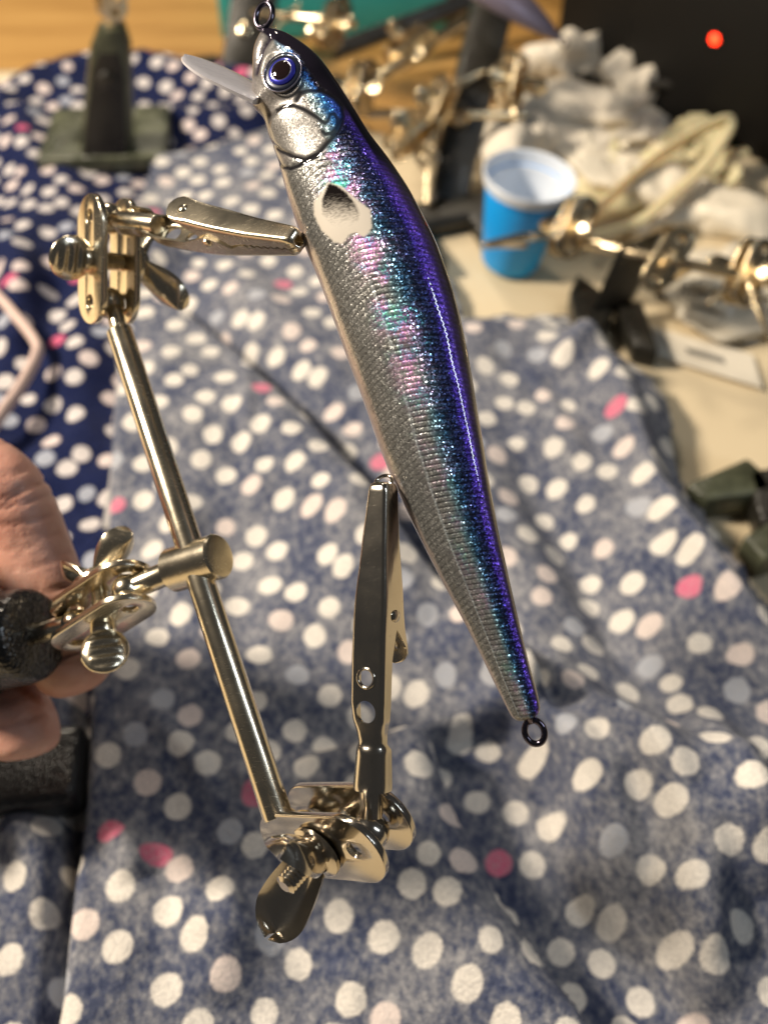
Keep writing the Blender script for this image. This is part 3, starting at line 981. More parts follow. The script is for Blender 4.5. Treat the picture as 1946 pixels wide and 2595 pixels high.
def smooth_noise(shape, a, b, amp=1.0):
    n0, n1 = max(2, int(shape[0] / a)), max(2, int(shape[1] / b))
    g = rng.random((n0 + 1, n1 + 1))
    i = np.linspace(0, n0 - 1e-6, shape[0]); j = np.linspace(0, n1 - 1e-6, shape[1])
    i0 = i.astype(int); j0 = j.astype(int); fi = (i - i0)[:, None]; fj = (j - j0)[None]
    fi = fi * fi * (3 - 2 * fi); fj = fj * fj * (3 - 2 * fj)
    return amp * ((g[i0][:, j0] * (1 - fi) + g[i0 + 1][:, j0] * fi) * (1 - fj) + (g[i0][:, j0 + 1] * (1 - fi) + g[i0 + 1][:, j0 + 1] * fi) * fj)

def Z1(pts): return [(400 + x / 2.37, y / 2.37) for x, y in pts]
gill = [Z1([(835, 600), (860, 560), (900, 545), (980, 550), (1060, 590), (1105, 640), (1117, 700), (1080, 790), (1010, 870), (960, 930), (890, 962), (820, 945), (740, 905), (690, 865)])]
cheek = [Z1([(690, 700), (715, 665), (760, 642), (820, 635), (880, 658), (950, 700), (1005, 742)]),
         Z1([(1005, 742), (1022, 728), (1035, 690), (1062, 684), (1080, 715), (1075, 765), (1040, 800), (1005, 806), (992, 788)]),
         Z1([(712, 955), (745, 1000), (800, 1014), (850, 995), (900, 965), (960, 935)]),
         Z1([(676, 690), (668, 770), (690, 865)])]
dg_ = np.full((NL, NC), 1e9)
for g in gill:
    dg_ = np.minimum(dg_, pl_dist(PX, PY, g)[0])
dc_ = np.full((NL, NC), 1e9)
for g in cheek:
    dc_ = np.minimum(dc_, pl_dist(PX, PY, g)[0])
gpoly = Z1([(835, 600), (900, 545), (980, 550), (1060, 590), (1105, 640), (1117, 700), (1080, 790), (1010, 870), (960, 930), (890, 962), (820, 945), (740, 905), (690, 865), (668, 770), (690, 700), (760, 642)])
cover = inside(PX, PY, gpoly)
mouth = pl_dist(PX, PY, Z1([(590, 440), (605, 370), (635, 290), (675, 225)]))[0]
brow = pl_dist(PX, PY, Z1([(575, 470), (640, 440), (690, 380)]))[0]
head = 1 - sstep(0.175, 0.20, TT + 0.05 * (VVg - 0.5))                       # 1 on the head
bodym = np.where(cover, 0.0, sstep(3, 14, dg_)) * (1 - head * 0.97)
bodym = np.where(PY < 330, 0.0, bodym)
# spot
spot_w = Z1([(1020, 1090), (1110, 1120), (1200, 1200), (1280, 1260), (1288, 1370), (1240, 1430), (1190, 1400), (1150, 1408), (1110, 1465), (1060, 1455), (980, 1380), (938, 1290), (935, 1220), (980, 1160)])
spot_b = Z1([(1025, 1098), (1075, 1115), (1130, 1155), (1180, 1215), (1212, 1280), (1200, 1345), (1120, 1370), (1040, 1355), (988, 1285), (985, 1200)])
def soft_in(poly, wd):
    d = pl_dist(PX, PY, poly + [poly[0]])[0]; i = inside(PX, PY, poly)
    return sstep(-wd, wd, np.where(i, d, -d))
sw = soft_in(spot_w, 3.5); sb = soft_in(spot_b, 2.5)
# relief
disp = np.zeros((NL, NC))
belly = 1 - sstep(-0.012, 0.012, VB - lat)
phb = (SS + 0.33 * WW) / 15.5; phu = (SS - 0.36 * WW) / 14.5
def groove(ph, sharp): return (0.5 + 0.5 * np.cos(2 * np.pi * ph)) ** sharp
gb = groove(phb, 8) * belly; gu = groove(phu, 3) * (1 - belly)
backfade = 1 - sstep(0.84, 0.90, VB)
edgefade = sstep(0.02, 0.08, VB)
rib = (gb * 0.9 * edgefade + gu * backfade) * bodym
rib *= (1 - sw)
disp -= 0.10 * rib
ridge = np.exp(-((VB - lat) / 0.010) ** 2) * bodym * sstep(0.28, 0.36, TT)
disp += 1.3 * ridge
disp -= 1.6 * np.exp(-(dg_ / 5.0) ** 2) + 1.2 * np.exp(-(dc_ / 4.5) ** 2)
disp += np.where(cover, 1.0 * sstep(0, 10, dg_), 0)
disp -= 4.5 * np.exp(-(mouth / 6.5) ** 2)
disp += 2.0 * np.exp(-((mouth - 17) / 8) ** 2) * np.where(PY < 190, 1, 0)
disp += smooth_noise((NL, NC), 30, 14, 1.0) - 0.5
# eye place
eye_px = (718, 184)
de = np.hypot((PX - eye_px[0]) / 0.92, PY - eye_px[1])
disp -= 4.0 * (1 - sstep(38, 50, de))
disp += 2.5 * np.exp(-((de - 58) / 7) ** 2)
du = np.roll(Wp, -1, 1) - np.roll(Wp, 1, 1)
dl = np.gradient(Wp, axis=0)
nrm = np.cross(dl, du); nrm /= np.linalg.norm(nrm, axis=2, keepdims=True) + 1e-12
outw = Wp - Cw[:, None, :]
sgn = np.sign((nrm * outw).sum(2, keepdims=True)); nrm *= np.where(sgn == 0, 1, sgn)
Wd = Wp + nrm * (disp * mm[:, None])[..., None] * endk[:, None, None]
# paint
def lerp(a, b, f): return a * (1 - f[..., None]) + b * f[..., None]
def bands(stops):
    ks = [s[0] for s in stops]; cs = np.array([s[1] for s in stops])
    wob = VB + (smooth_noise((NL, NC), 8, 5) - 0.5) * 0.03 + 0.011 * np.cos(2 * np.pi * phu) * (VB > 0.6) - (stops[0][0]) * 0
    return np.stack([np.interp(wob, ks, cs[:, q]) for q in range(3)], 2)
silver = np.array((0.40, 0.385, 0.345))
paint = bands([(0.0, (0.34, 0.27, 0.25)), (0.04, (0.34, 0.29, 0.26)), (0.07, (0.155, 0.155, 0.15)), (0.36, (0.175, 0.175, 0.17)), (0.48, (0.23, 0.25, 0.255)),
               (0.54, (0.16, 0.30, 0.38)), (0.60, (0.035, 0.12, 0.25)), (0.68, (0.012, 0.032, 0.11)), (0.765, (0.018, 0.022, 0.14)), (0.795, (0.085, 0.045, 0.54)), (0.85, (0.19, 0.09, 0.82)), (0.88, (0.16, 0.08, 0.46)), (0.91, (0.12, 0.07, 0.20)), (0.95, (0.075, 0.052, 0.062)), (1.0, (0.040, 0.030, 0.032))])
hp = bands([(0.0, (0.23, 0.21, 0.20)), (0.50, (0.25, 0.245, 0.24)), (0.58, (0.30, 0.46, 0.62)), (0.66, (0.04, 0.20, 0.70)), (0.70, (0.012, 0.012, 0.05)), (0.74, (0.008, 0.007, 0.012)), (1.0, (0.012, 0.010, 0.014))])
cvp = bands([(0.0, (0.24, 0.23, 0.22)), (0.52, (0.27, 0.265, 0.26)), (0.60, (0.40, 0.58, 0.66)), (0.68, (0.06, 0.30, 0.78)), (0.78, (0.04, 0.12, 0.66)), (1.0, (0.02, 0.02, 0.05))])
hm = np.clip(head, 0, 1)
paint = lerp(paint, hp, hm)
paint = np.where(cover[..., None], cvp, paint)
bl_ = Z1([(540, 80), (610, 190), (720, 260), (850, 330), (905, 420), (985, 520), (1090, 600), (1150, 690), (1215, 800), (1300, 940), (1365, 1060), (1440, 1200), (1540, 1400)])
bd, bs, bt = pl_dist(PX, PY, bl_)
crown = sstep(-5, 5, bd * -bs) * (1 - sstep(0.22, 0.34, TT))
paint = lerp(paint, np.array((0.010, 0.008, 0.014)), crown)
# grooves carry dark paint
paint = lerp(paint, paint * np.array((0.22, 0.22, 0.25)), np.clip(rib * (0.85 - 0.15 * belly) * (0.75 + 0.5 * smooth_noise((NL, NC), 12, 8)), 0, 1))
blk = np.clip(np.exp(-(dg_ / 6.0) ** 2) * 1.5 + np.exp(-(dc_ / 5.2) ** 2) * 1.5, 0, 1)
lowc = np.where((PX < 700) & (PY > 280), 0.6, 1.0)
paint = lerp(paint, np.array((0.010, 0.010, 0.014)), blk * 0.93 * lowc)
paint = lerp(paint, np.array((0.02, 0.015, 0.03)), np.exp(-(mouth / 8) ** 2) * 0.95)
paint = lerp(paint, np.array((0.55, 0.62, 0.66)), np.clip(ridge, 0, 1) * 0.5)
near_gill = (1 - sstep(0.19, 0.30, TT)) * sstep(0.62, 0.74, VB) * (1 - hm)
paint = lerp(paint, paint * np.array((0.30, 0.32, 0.42)), np.where(cover, 0, near_gill))
# pinkish cheek bits and dark pepper
pep = (rng.random((NL, NC)) > 0.985) & (VB < 0.45)
paint = np.where(pep[..., None], paint * 0.35, paint)
grain = rng.random((NL, NC))
fadeb = 1 - sstep(495, 572, PY + (grain - 0.5) * 26)
paint = lerp(paint, np.array((0.66, 0.61, 0.54)), sw)
paint = lerp(paint, np.array((0.010, 0.008, 0.008)), sb * np.clip(fadeb, 0, 1))
matte = np.clip(np.maximum.reduce([blk * lowc, sb * fadeb, crown, np.exp(-(mouth / 8) ** 2)]), 0, 1)
foil = np.zeros((NL, NC, 3))
foil[..., 0] = 0.42 + 0.20 * sstep(0.35, 0.5, VB)                                       # metal
foil[..., 0] *= (1 - sw) * (1 - matte) * (1 - 0.75 * sstep(0.89, 0.94, VB)) * (1 - crown)
foil[..., 1] = 0.27 * (1 - 0.45 * np.maximum(hm, cover)) * sstep(0.03, 0.08, VB) * (1 - 0.6 * sstep(0.88, 0.93, VB)) * (1 - blk)
foil[..., 1] = np.maximum(foil[..., 1], 0.85 * sstep(0.45, 0.6, VB) * (1 - sstep(0.84, 0.9, VB)) * (1 - blk)) * (1 - sw) * (1 - crown)
irz = np.exp(-((VB - 0.47) / 0.12) ** 2) * bodym * sstep(0.17, 0.20, TT) * (1 - sstep(0.40, 0.62, TT) * 0.80)
foil[..., 2] = np.clip(irz * 1.05, 0, 1) * (1 - sw)
V = Wd.reshape(-1, 3)
idx = np.arange(NL * NC).reshape(NL, NC)
A = idx[:-1, :]; B = np.roll(idx, -1, 1)[:-1, :]; Cc = np.roll(idx, -1, 1)[1:, :]; Dd = idx[1:, :]
F = np.stack([A, B, Cc, Dd], 2).reshape(-1, 4).tolist()
F.append(idx[0].tolist()[::-1]); F.append(idx[-1].tolist())
me = bpy.data.meshes.new('body'); me.from_pydata(V.tolist(), [], F)
fix_normals(me)
matte = np.clip(np.maximum.reduce([blk * lowc, sb * fadeb, crown, np.exp(-(mouth / 8) ** 2)]), 0, 1)
ht = np.stack([np.clip(1 - rib * (1 - 0.55 * belly), 0, 1), matte, matte * 0], 2)
for nm, arr in (('paint', paint), ('foil', foil), ('relief', ht)):
    at = me.color_attributes.new(nm, 'FLOAT_COLOR', 'POINT')
    buf = np.ones((NL * NC, 4), np.float32); buf[:, :3] = np.clip(arr.reshape(-1, 3), 0, 1)
    at.data.foreach_set('color', buf.ravel())
lure = empty('fishing_lure', Cw[NL // 2], 'silver and purple-blue minnow fishing lure with black spot and clear lip', 'fishing lure')
link('body', me, M['lure_foil'], lure)
# eye
i0, j0 = np.unravel_index(np.argmin(np.where(far[None], 1e9, de)), de.shape)
en = Vector(nrm[i0, j0]); ec = Vector(Wp[i0, j0])
en = (en + D(-0.15, 0.1, 0.6)).normalized()
for s in (1, -1):
    if s == 1: c0, n0 = ec, en
    else:
        jm = (-j0) % NC; c0 = Vector(Wp[i0, jm]); n0 = (Vector(nrm[i0, jm]) + D(-0.15, 0.1, -0.6)).normalized()
    k = float(mm[i0])
    eye = lathe('eye', c0 - n0 * 10 * k, n0, [(0, 50 * k), (9 * k, 49 * k), (11.5 * k, 46 * k), (12.5 * k, 40 * k), (13.0 * k, 36 * k)], M['eye_ring'], lure, 40, 50)
    link('rim', ring_mesh('rim', c0 + n0 * 0.5 * k, n0, UP, 50 * k, 52 * k, 2.0 * k, 48, 8), M['eye_rim'], eye)
    lathe('iris', c0 + n0 * 1 * k, n0, [(0, 36 * k), (4 * k, 36 * k), (7 * k, 32 * k), (8.5 * k, 27 * k)], M['eye_blue'], eye, 40, 50)
    link('pupil_ring', ring_mesh('pupil_ring', c0 + n0 * 8.6 * k, n0, UP, 26 * k, 26 * k, 1.6 * k, 40, 8), M['eye_rim'], eye)
    lathe('pupil', c0 + n0 * 6 * k, n0, [(0, 25 * k)] + [(3 * k + 4.5 * k * math.sin(a), 25 * k * math.cos(a)) for a in np.linspace(0, 1.5, 14)], M['eye_dark'], eye, 36, 70)
# clear diving lip: a plate across the lure, seen almost along its edge
lb0 = P(652, 242, 0.1615); ltip = P(468, 142, 0.1625)
la = (ltip - lb0); Ll = la.length; la.normalize()
sdv = D(-0.48 * 0.52, -0.88 * 0.52, 0.85); sdv = (sdv - la * sdv.dot(la)).normalized()
lnrm = la.cross(sdv).normalized()
V = []; F = []; nu, nv = 26, 14
for lay in (-1, 1):
    for i in range(nu + 1):
        u = i / nu
        hwid = 0.0058 * (0.80 + 0.25 * math.sin(u * math.pi * 0.8)) * math.sqrt(max(0.0, 1 - max(0, (u - 0.45) / 0.55) ** 2.2) + 0.002)
        for j in range(nv + 1):
            v = -1 + 2 * j / nv
            V.append(lb0 - la * 0.0015 + la * (Ll + 0.0015) * u + sdv * hwid * v + lnrm * lay * 0.00062 * (1 - 0.45 * u) * (1 - 0.55 * v ** 6))
def ix(a, i, j): return a * (nu + 1) * (nv + 1) + i * (nv + 1) + j
for i in range(nu):
    for j in range(nv):
        F.append((ix(0, i, j), ix(0, i, j + 1), ix(0, i + 1, j + 1), ix(0, i + 1, j)))
        F.append((ix(1, i, j), ix(1, i + 1, j), ix(1, i + 1, j + 1), ix(1, i, j + 1)))
    for j in (0, nv): F.append((ix(0, i, j), ix(0, i + 1, j), ix(1, i + 1, j), ix(1, i, j)))
for i in (0, nu):
    for j in range(nv): F.append((ix(0, i, j), ix(0, i, j + 1), ix(1, i, j + 1), ix(1, i, j)))
me = mesh('lip', V, F); fix_normals(me)
link('lip', me, M['clear_lip'], lure); sharpen(me, 45)
# wire eyes
def eyelet(c, n, upv, ra, rb, wire, mat):
    link('eyelet', ring_mesh('eyelet', c, n, upv, ra, rb, wire, 44, 14), mat, lure)
k = 0.1625 / FPX
eyelet(P(670, 40, 0.1625), D(-0.35, 0.1, 0.93), D(0.1, 1, 0), 23 * k, 33 * k, 7.5 * k, M['dark_wire'])
link('eyelet_shank', tube_mesh('eyelet_shank', [P(671, 66, 0.1625), P(674, 90, 0.1625), P(680, 120, 0.1625)], 0.0007, 10), M['dark_wire'], lure)
k = 0.150 / FPX
eyelet(P(1354, 1855, 0.150), D(-0.3, -0.1, 0.95), D(-0.25, 0.97, 0), 25 * k, 31 * k, 8.5 * k, M['dark_wire'])
link('eyelet_shank', tube_mesh('eyelet_shank', [P(1348, 1832, 0.150), P(1335, 1800, 0.150), P(1325, 1770, 0.150)], 0.0007, 10), M['dark_wire'], lure)
eyelet(P(972, 1222, 0.1540), D(-0.2, 0.6, 0.75), D(0.6, 0.8, 0), 20 * k, 24 * k, 5.0 * k, M['steel'])
eyelet(P(757, 608, 0.1580), D(0.5, 0.2, 0.85), D(0.2, 0.9, 0), 18 * k, 22 * k, 5.0 * k, M['steel'])

# ------------------------------------------------------------------ the hand
def hand():
    J = {}
    def add(nm, p, r): J[nm] = (p, r)
    add('wrist', P(-900, 1520, 0.235), 0.026)
    add('palm0', P(-620, 1460, 0.230), 0.026)
    add('palm1', P(-400, 1380, 0.226), 0.021)
    add('im', P(-230, 1230, 0.216), 0.0115)
    add('ip0', P(-95, 1165, 0.205), 0.0095)
    add('ip', P(20, 1235, 0.203), 0.0096)
    add('ip1', P(72, 1360, 0.205), 0.0086)
    add('id', P(112, 1500, 0.205), 0.0094)
    add('id1', P(168, 1640, 0.204), 0.0096)
    add('it', P(212, 1768, 0.204), 0.0086)
    add('mm', P(-330, 1480, 0.222), 0.0115)
    add('mp', P(-190, 1640, 0.220), 0.0090)
    add('mp1', P(-90, 1690, 0.217), 0.0080)
    add('md', P(10, 1760, 0.208), 0.0092)
    add('md1', P(62, 1860, 0.206), 0.0088)
    add('mt', P(66, 1925, 0.206), 0.0078)
    add('rm', P(-400, 1600, 0.222), 0.0110)
    add('rp', P(-300, 1760, 0.220), 0.0085)
    add('rd', P(-190, 1880, 0.218), 0.0072)
    add('rt', P(-120, 1960, 0.218), 0.0055)
    add('lm', P(-480, 1690, 0.224), 0.0100)
    add('lp', P(-410, 1850, 0.222), 0.0075)
    add('ld', P(-330, 1950, 0.221), 0.0063)
    add('lt', P(-270, 2010, 0.221), 0.0048)
    add('tm', P(-560, 1320, 0.205), 0.0125)
    add('tp', P(-420, 1330, 0.180), 0.0105)
    add('tt', P(-250, 1420, 0.165), 0.0080)
    E = [('wrist', 'palm0'), ('palm0', 'palm1'), ('palm1', 'im'), ('im', 'ip0'), ('ip0', 'ip'), ('ip', 'ip1'), ('ip1', 'id'), ('id', 'id1'), ('id1', 'it'),
         ('palm1', 'mm'), ('mm', 'mp'), ('mp', 'mp1'), ('mp1', 'md'), ('md', 'md1'), ('md1', 'mt'), ('palm0', 'rm'), ('rm', 'rp'), ('rp', 'rd'), ('rd', 'rt'),
         ('palm0', 'lm'), ('lm', 'lp'), ('lp', 'ld'), ('ld', 'lt'), ('palm0', 'tm'), ('tm', 'tp'), ('tp', 'tt')]
    names = list(J)
    K = 100.0
    me = bpy.data.meshes.new('tmp')
    me.from_pydata([tuple(J[n][0] * K) for n in names], [(names.index(a), names.index(b)) for a, b in E], [])
    o = bpy.data.objects.new('tmp', me); COL.objects.link(o)
    o.modifiers.new('skin', 'SKIN')
    for i, n in enumerate(names):
        me.skin_vertices[0].data[i].radius = (J[n][1] * K, J[n][1] * K)
    me.skin_vertices[0].data[0].use_root = True
    sd = o.modifiers.new('sub', 'SUBSURF'); sd.levels = 4; sd.render_levels = 4
    m2 = eval_mesh(o)
    bpy.data.objects.remove(o)
    n = len(m2.vertices)
    a = np.empty(n * 3); m2.vertices.foreach_get('co', a); a = a.reshape(-1, 3) / K
    nr = np.empty(n * 3); m2.vertices.foreach_get('normal', nr); nr = nr.reshape(-1, 3)
    rel = a - np.array(CAM); zc = rel @ np.array(FW)
    px = CXP + FPX * (rel @ np.array(RT)) / zc; py = CYP - FPX * (rel @ np.array(UP)) / zc
    cr = np.zeros(n)
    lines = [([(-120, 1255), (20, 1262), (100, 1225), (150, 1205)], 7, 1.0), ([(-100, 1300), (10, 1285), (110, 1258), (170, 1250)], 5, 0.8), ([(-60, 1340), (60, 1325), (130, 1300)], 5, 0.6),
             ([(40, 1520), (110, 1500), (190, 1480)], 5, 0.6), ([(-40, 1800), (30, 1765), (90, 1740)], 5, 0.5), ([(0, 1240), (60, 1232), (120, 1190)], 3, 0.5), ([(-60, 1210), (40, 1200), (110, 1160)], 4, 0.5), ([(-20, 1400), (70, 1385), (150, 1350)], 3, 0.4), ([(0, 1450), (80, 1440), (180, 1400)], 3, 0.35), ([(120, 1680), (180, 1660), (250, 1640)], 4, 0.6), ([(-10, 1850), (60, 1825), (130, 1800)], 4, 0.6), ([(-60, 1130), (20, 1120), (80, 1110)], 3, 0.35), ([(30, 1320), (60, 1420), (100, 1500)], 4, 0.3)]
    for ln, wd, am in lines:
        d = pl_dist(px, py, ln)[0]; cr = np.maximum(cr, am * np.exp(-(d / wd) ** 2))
    wr = np.array([noise.fractal(Vector(q) * 260, 1.0, 2.0, 3) for q in a])
    a -= nr * (cr * 0.0007 + wr * 0.00014)[:, None]
    m2.vertices.foreach_set('co', a.ravel())
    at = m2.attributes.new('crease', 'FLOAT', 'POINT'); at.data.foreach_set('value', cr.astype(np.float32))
    m2.materials.clear()
    return m2
root = empty('person', P(-900, 1520, 0.235), 'bare hand steadying the black post of the brass clamp stand', 'hand')
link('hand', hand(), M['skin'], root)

# ------------------------------------------------------------------ things behind
BG = 'third-hand stands behind the lure'
def rod_between(parent, a, b, r, mat): return rounded_rod('rod', a, b, r, M[mat], parent, None, 16)

def small_clip(parent, tip, tail, nrm, met='old_brass'):
    return alligator_clip(parent, tip, tail, nrm, (tail - tip).length / 0.0545, met)

# dusty green stand
gb_ = G(272, 425, 0.006)
st2 = empty('third_hand_stand', Vector((gb_.x, gb_.y, 0.006)), 'third-hand stand with dusty green cast base on the navy cloth', 'clamp stand', BG)
ubase(st2, Vector((gb_.x, gb_.y, 0.0065)), math.radians(4), M['dusty_iron'], 0.058, 0.046, 0.014, 0.017, 0.009)
def slab(name, parent, c, rz, w0, w1, t0, t1, h, mat, lean=Vector((0, 0, 0)), bev=0.003):
    bm = bmesh.new(); R = Matrix.Rotation(rz, 4, 'Z'); rows = []
    n = 9
    for i in range(n):
        f = i / (n - 1)
        wv = (w0 + (w1 - w0) * f ** 1.3) / 2; tv = (t0 + (t1 - t0) * f) / 2
        if i == n - 1: wv *= 0.72
        q = c + lean * f + Vector((0, 0, h * f if i < n - 1 else h * 1.0))
        rows.append([bm.verts.new(q + (R @ Vector((sx * wv, sy * tv, 0)))) for sx, sy in ((-1, -1), (1, -1), (1, 1), (-1, 1))])
    for i in range(n - 1):
        for k in range(4):
            bm.faces.new((rows[i][k], rows[i][(k + 1) % 4], rows[i + 1][(k + 1) % 4], rows[i + 1][k]))
    bm.faces.new(rows[0][::-1]); bm.faces.new(rows[-1])
    bmesh.ops.recalc_face_normals(bm, faces=bm.faces)
    long_e = [e for e in bm.edges if abs((e.verts[0].co - e.verts[1].co).normalized().z) > 0.5]
    bmesh.ops.bevel(bm, geom=long_e, offset=bev, segments=2, profile=0.5, affect='EDGES')
    me = bpy.data.meshes.new(name); bm.to_mesh(me); bm.free()
    o = link(name, me, mat, parent); sharpen(me, 40); return o
pc = Vector((gb_.x + 0.001, gb_.y + 0.002, 0.013))
slab('post', st2, pc, 0.05, 0.0235, 0.015, 0.014, 0.010, 0.056, M['dusty_iron'], Vector((0.014, 0, 0)))
slab('post_face', st2, pc + Vector((0.0003, -0.0058, 0.001)), 0.05, 0.0195, 0.012, 0.004, 0.004, 0.046, M['grey_iron'], Vector((0.0115, 0.0018, 0)), 0.001)
lathe('bolt', pc + Vector((0.0095, -0.0065, 0.036)), Vector((0, -1, 0.1)), [(0, 0.0042), (0.0012, 0.0042), (0.0018, 0.0034), (0.002, 0.001)], M['grey_iron'], st2, 20, 40)
jc = pc + Vector((0.016, 0.002, 0.070))
joint(st2, jc, Vector((0.1, 0.2, 1)), Vector((0.5, -0.85, 0)), met='old_brass', head=1, wing_dir=Vector((1, 0.3, 0)))
rod_between(st2, pc + Vector((0.013, 0.0, 0.052)), jc - Vector((0.0008, 0.0016, 0.008)), 0.0022, 'old_brass')
rod_between(st2, jc + Vector((0, 0.0016, 0.008)), jc + Vector((-0.05, 0.03, 0.012)), 0.0025, 'old_brass')
rod_between(st2, jc + Vector((0, 0.0016, 0.008)), jc + Vector((0.045, 0.04, 0.020)), 0.0025, 'old_brass')

# stand with the tall black post behind the lure
def at(x, y, d): return P(x, y, d)
b3 = G(1110, 575, 0.0016)
st3 = empty('third_hand_stand', b3, 'third-hand stand with tall black post and brass rods behind the lure', 'clamp stand', BG)
top3 = P(1262, -40, b3.y / (FW.y + 0.29) if False else 0.44)
v3 = (top3 - b3)
R3 = 0.0
box('post', b3 + v3 * 0.5, v3 * 0.5, D(0.98, -0.12, 0) * 0.0088, Vector((0, 1, 0)) * 0.006, M['grey_iron'], st3, 0.0012)
ubase(st3, b3, math.radians(200), M['grey_iron'], 0.052, 0.042, 0.016, 0.015, 0.009)
hub3 = P(1110, 285, 0.43)
r1a, r1b = P(925, 287, 0.428), P(1330, 292, 0.432)
rod_between(st3, r1a, r1b, 0.0022, 'old_brass')
rod_between(st3, P(905, 235, 0.42), P(1215, 25, 0.45), 0.0024, 'old_brass')
for (x, y, d, l, n) in ((915, 225, 0.425, D(0.25, 0.95, 0.1), D(0.7, -0.2, 0.7)), (1105, 268, 0.425, D(0.45, 0.85, 0.2), D(-0.6, 0.3, 0.7)),
                        (1295, 205, 0.43, D(0.15, 0.95, 0.2), D(-0.7, 0.1, 0.6)), (1040, 120, 0.435, D(0.8, 0.55, 0.1), D(0.4, -0.6, 0.7)), (1040, 345, 0.425, D(0.75, 0.5, 0.2), D(-0.4, 0.5, 0.7))):
    joint(st3, P(x, y, d), l, n, met='old_brass', head=1, wing_dir=l.cross(n))
small_clip(st3, P(1085, 520, 0.42), P(1105, 300, 0.425), D(-0.3, 0, 0.95))
small_clip(st3, P(1330, 430, 0.43), P(1300, 250, 0.43), D(-0.3, 0.1, 0.95))
small_clip(st3, P(1230, 180, 0.43), P(1080, 250, 0.43), D(-0.3, -0.5, 0.8))

small_clip(st3, P(1205, -62, 0.402), P(1262, -75, 0.438), D(-0.3, 0.1, 0.9))
# stand of the teal tray, with black beam
b4 = G(650, 225, 0.0)
st4 = empty('third_hand_stand', G(600, 215, 0.0), 'black-posted third-hand stand in front of the teal tray', 'clamp stand', BG)
a4 = G(612, 222, 0.001); t4 = P(650, -30, 0.50)
box('post', (a4 + t4) / 2, (t4 - a4) / 2, D(1, 0.15, 0) * 0.0125, Vector((0, 1, 0)) * 0.005, M['grey_iron'], st4, 0.001)
lathe('bolt', P(620, 78, 0.492), D(0, 0, 1), [(0, 0.0035), (0.002, 0.0035), (0.0028, 0.002)], M['old_brass'], st4, 16)
ubase(st4, a4, math.radians(10), M['grey_iron'], 0.05, 0.03, 0.014, 0.014, 0.008)
rod_between(st4, P(640, 30, 0.49), P(900, 60, 0.47), 0.0020, 'old_brass')
joint(st4, P(845, 60, 0.47), D(0.35, 0.9, 0.1), D(0.6, -0.3, 0.7), met='old_brass', wing_dir=D(0.8, 0.3, 0.3))
small_clip(st4, P(815, 95, 0.465), P(880, -20, 0.48), D(-0.4, 0.1, 0.9))
small_clip(st4, P(760, 10, 0.48), P(690, 80, 0.48), D(-0.4, 0.1, 0.9))

# teal tray
tt0 = G(880, 130, 0.0)
tray = empty('teal_tray', Vector((0.0, 0.60, 0.0)), 'teal plastic tray at the back of the wooden table', 'tray')
tc = Vector((-0.028, 0.605, 0.0))
box('floor', tc + Vector((0, 0, 0.002)), Vector((0.062, 0, 0)), Vector((0, 0.05, 0)), Vector((0, 0, 0.0018)), M['teal_plastic'], tray, 0.001)
for sx, sy, hx, hy in ((0, -0.05, 0.062, 0.0016), (0, 0.05, 0.062, 0.0016), (-0.0605, 0, 0.0015, 0.0483), (0.0605, 0, 0.0015, 0.0483)):
    box('side', tc + Vector((sx, sy, 0.016)), Vector((hx, 0, 0)), Vector((0, hy, 0)), Vector((0, 0, 0.0155)), M['teal_plastic'], tray, 0.0007)
# black bar across the tray front
bar = box('black_bar', (P(850, 128, 0.51) + P(1230, -12, 0.52)) / 2, (P(1230, -12, 0.52) - P(850, 128, 0.51)) / 2, D(0.3, 0.9, 0.2) * 0.0052, D(-0.1, -0.2, 1) * 0.003, M['grey_iron'], None, 0.001)
tag(bar, 'flat black metal bar slanting in front of the teal tray', 'metal bar')

# blue mixing cup
cb = G(1290, 665, 0.0022)
cup = empty('mixing_cup', cb, 'small blue plastic mixing cup with translucent white rim', 'cup')
caxis = Vector((0.10, -0.02, 1)).normalized()
hc_ = 0.041
def cupshell(name, prof, mat, par): return lathe(name, cb, caxis, prof, mat, par, 40, 40)
cupshell('outer_cup', [(0.0, 0.0095), (0.0008, 0.0112), (0.002, 0.0120), (hc_ * 0.88, 0.0165), (hc_ * 0.88, 0.0158), (0.003, 0.0110), (0.0025, 0.001)], M['blue_plastic'], cup)
cupshell('inner_cup', [(0.0040, 0.001), (0.0042, 0.0100), (hc_ * 0.86, 0.0150), (hc_ * 0.9, 0.0176), (hc_, 0.0184), (hc_ * 1.01, 0.0180), (hc_ * 0.995, 0.0170), (0.010, 0.0108), (0.009, 0.001)], M['cup_white'], cup)

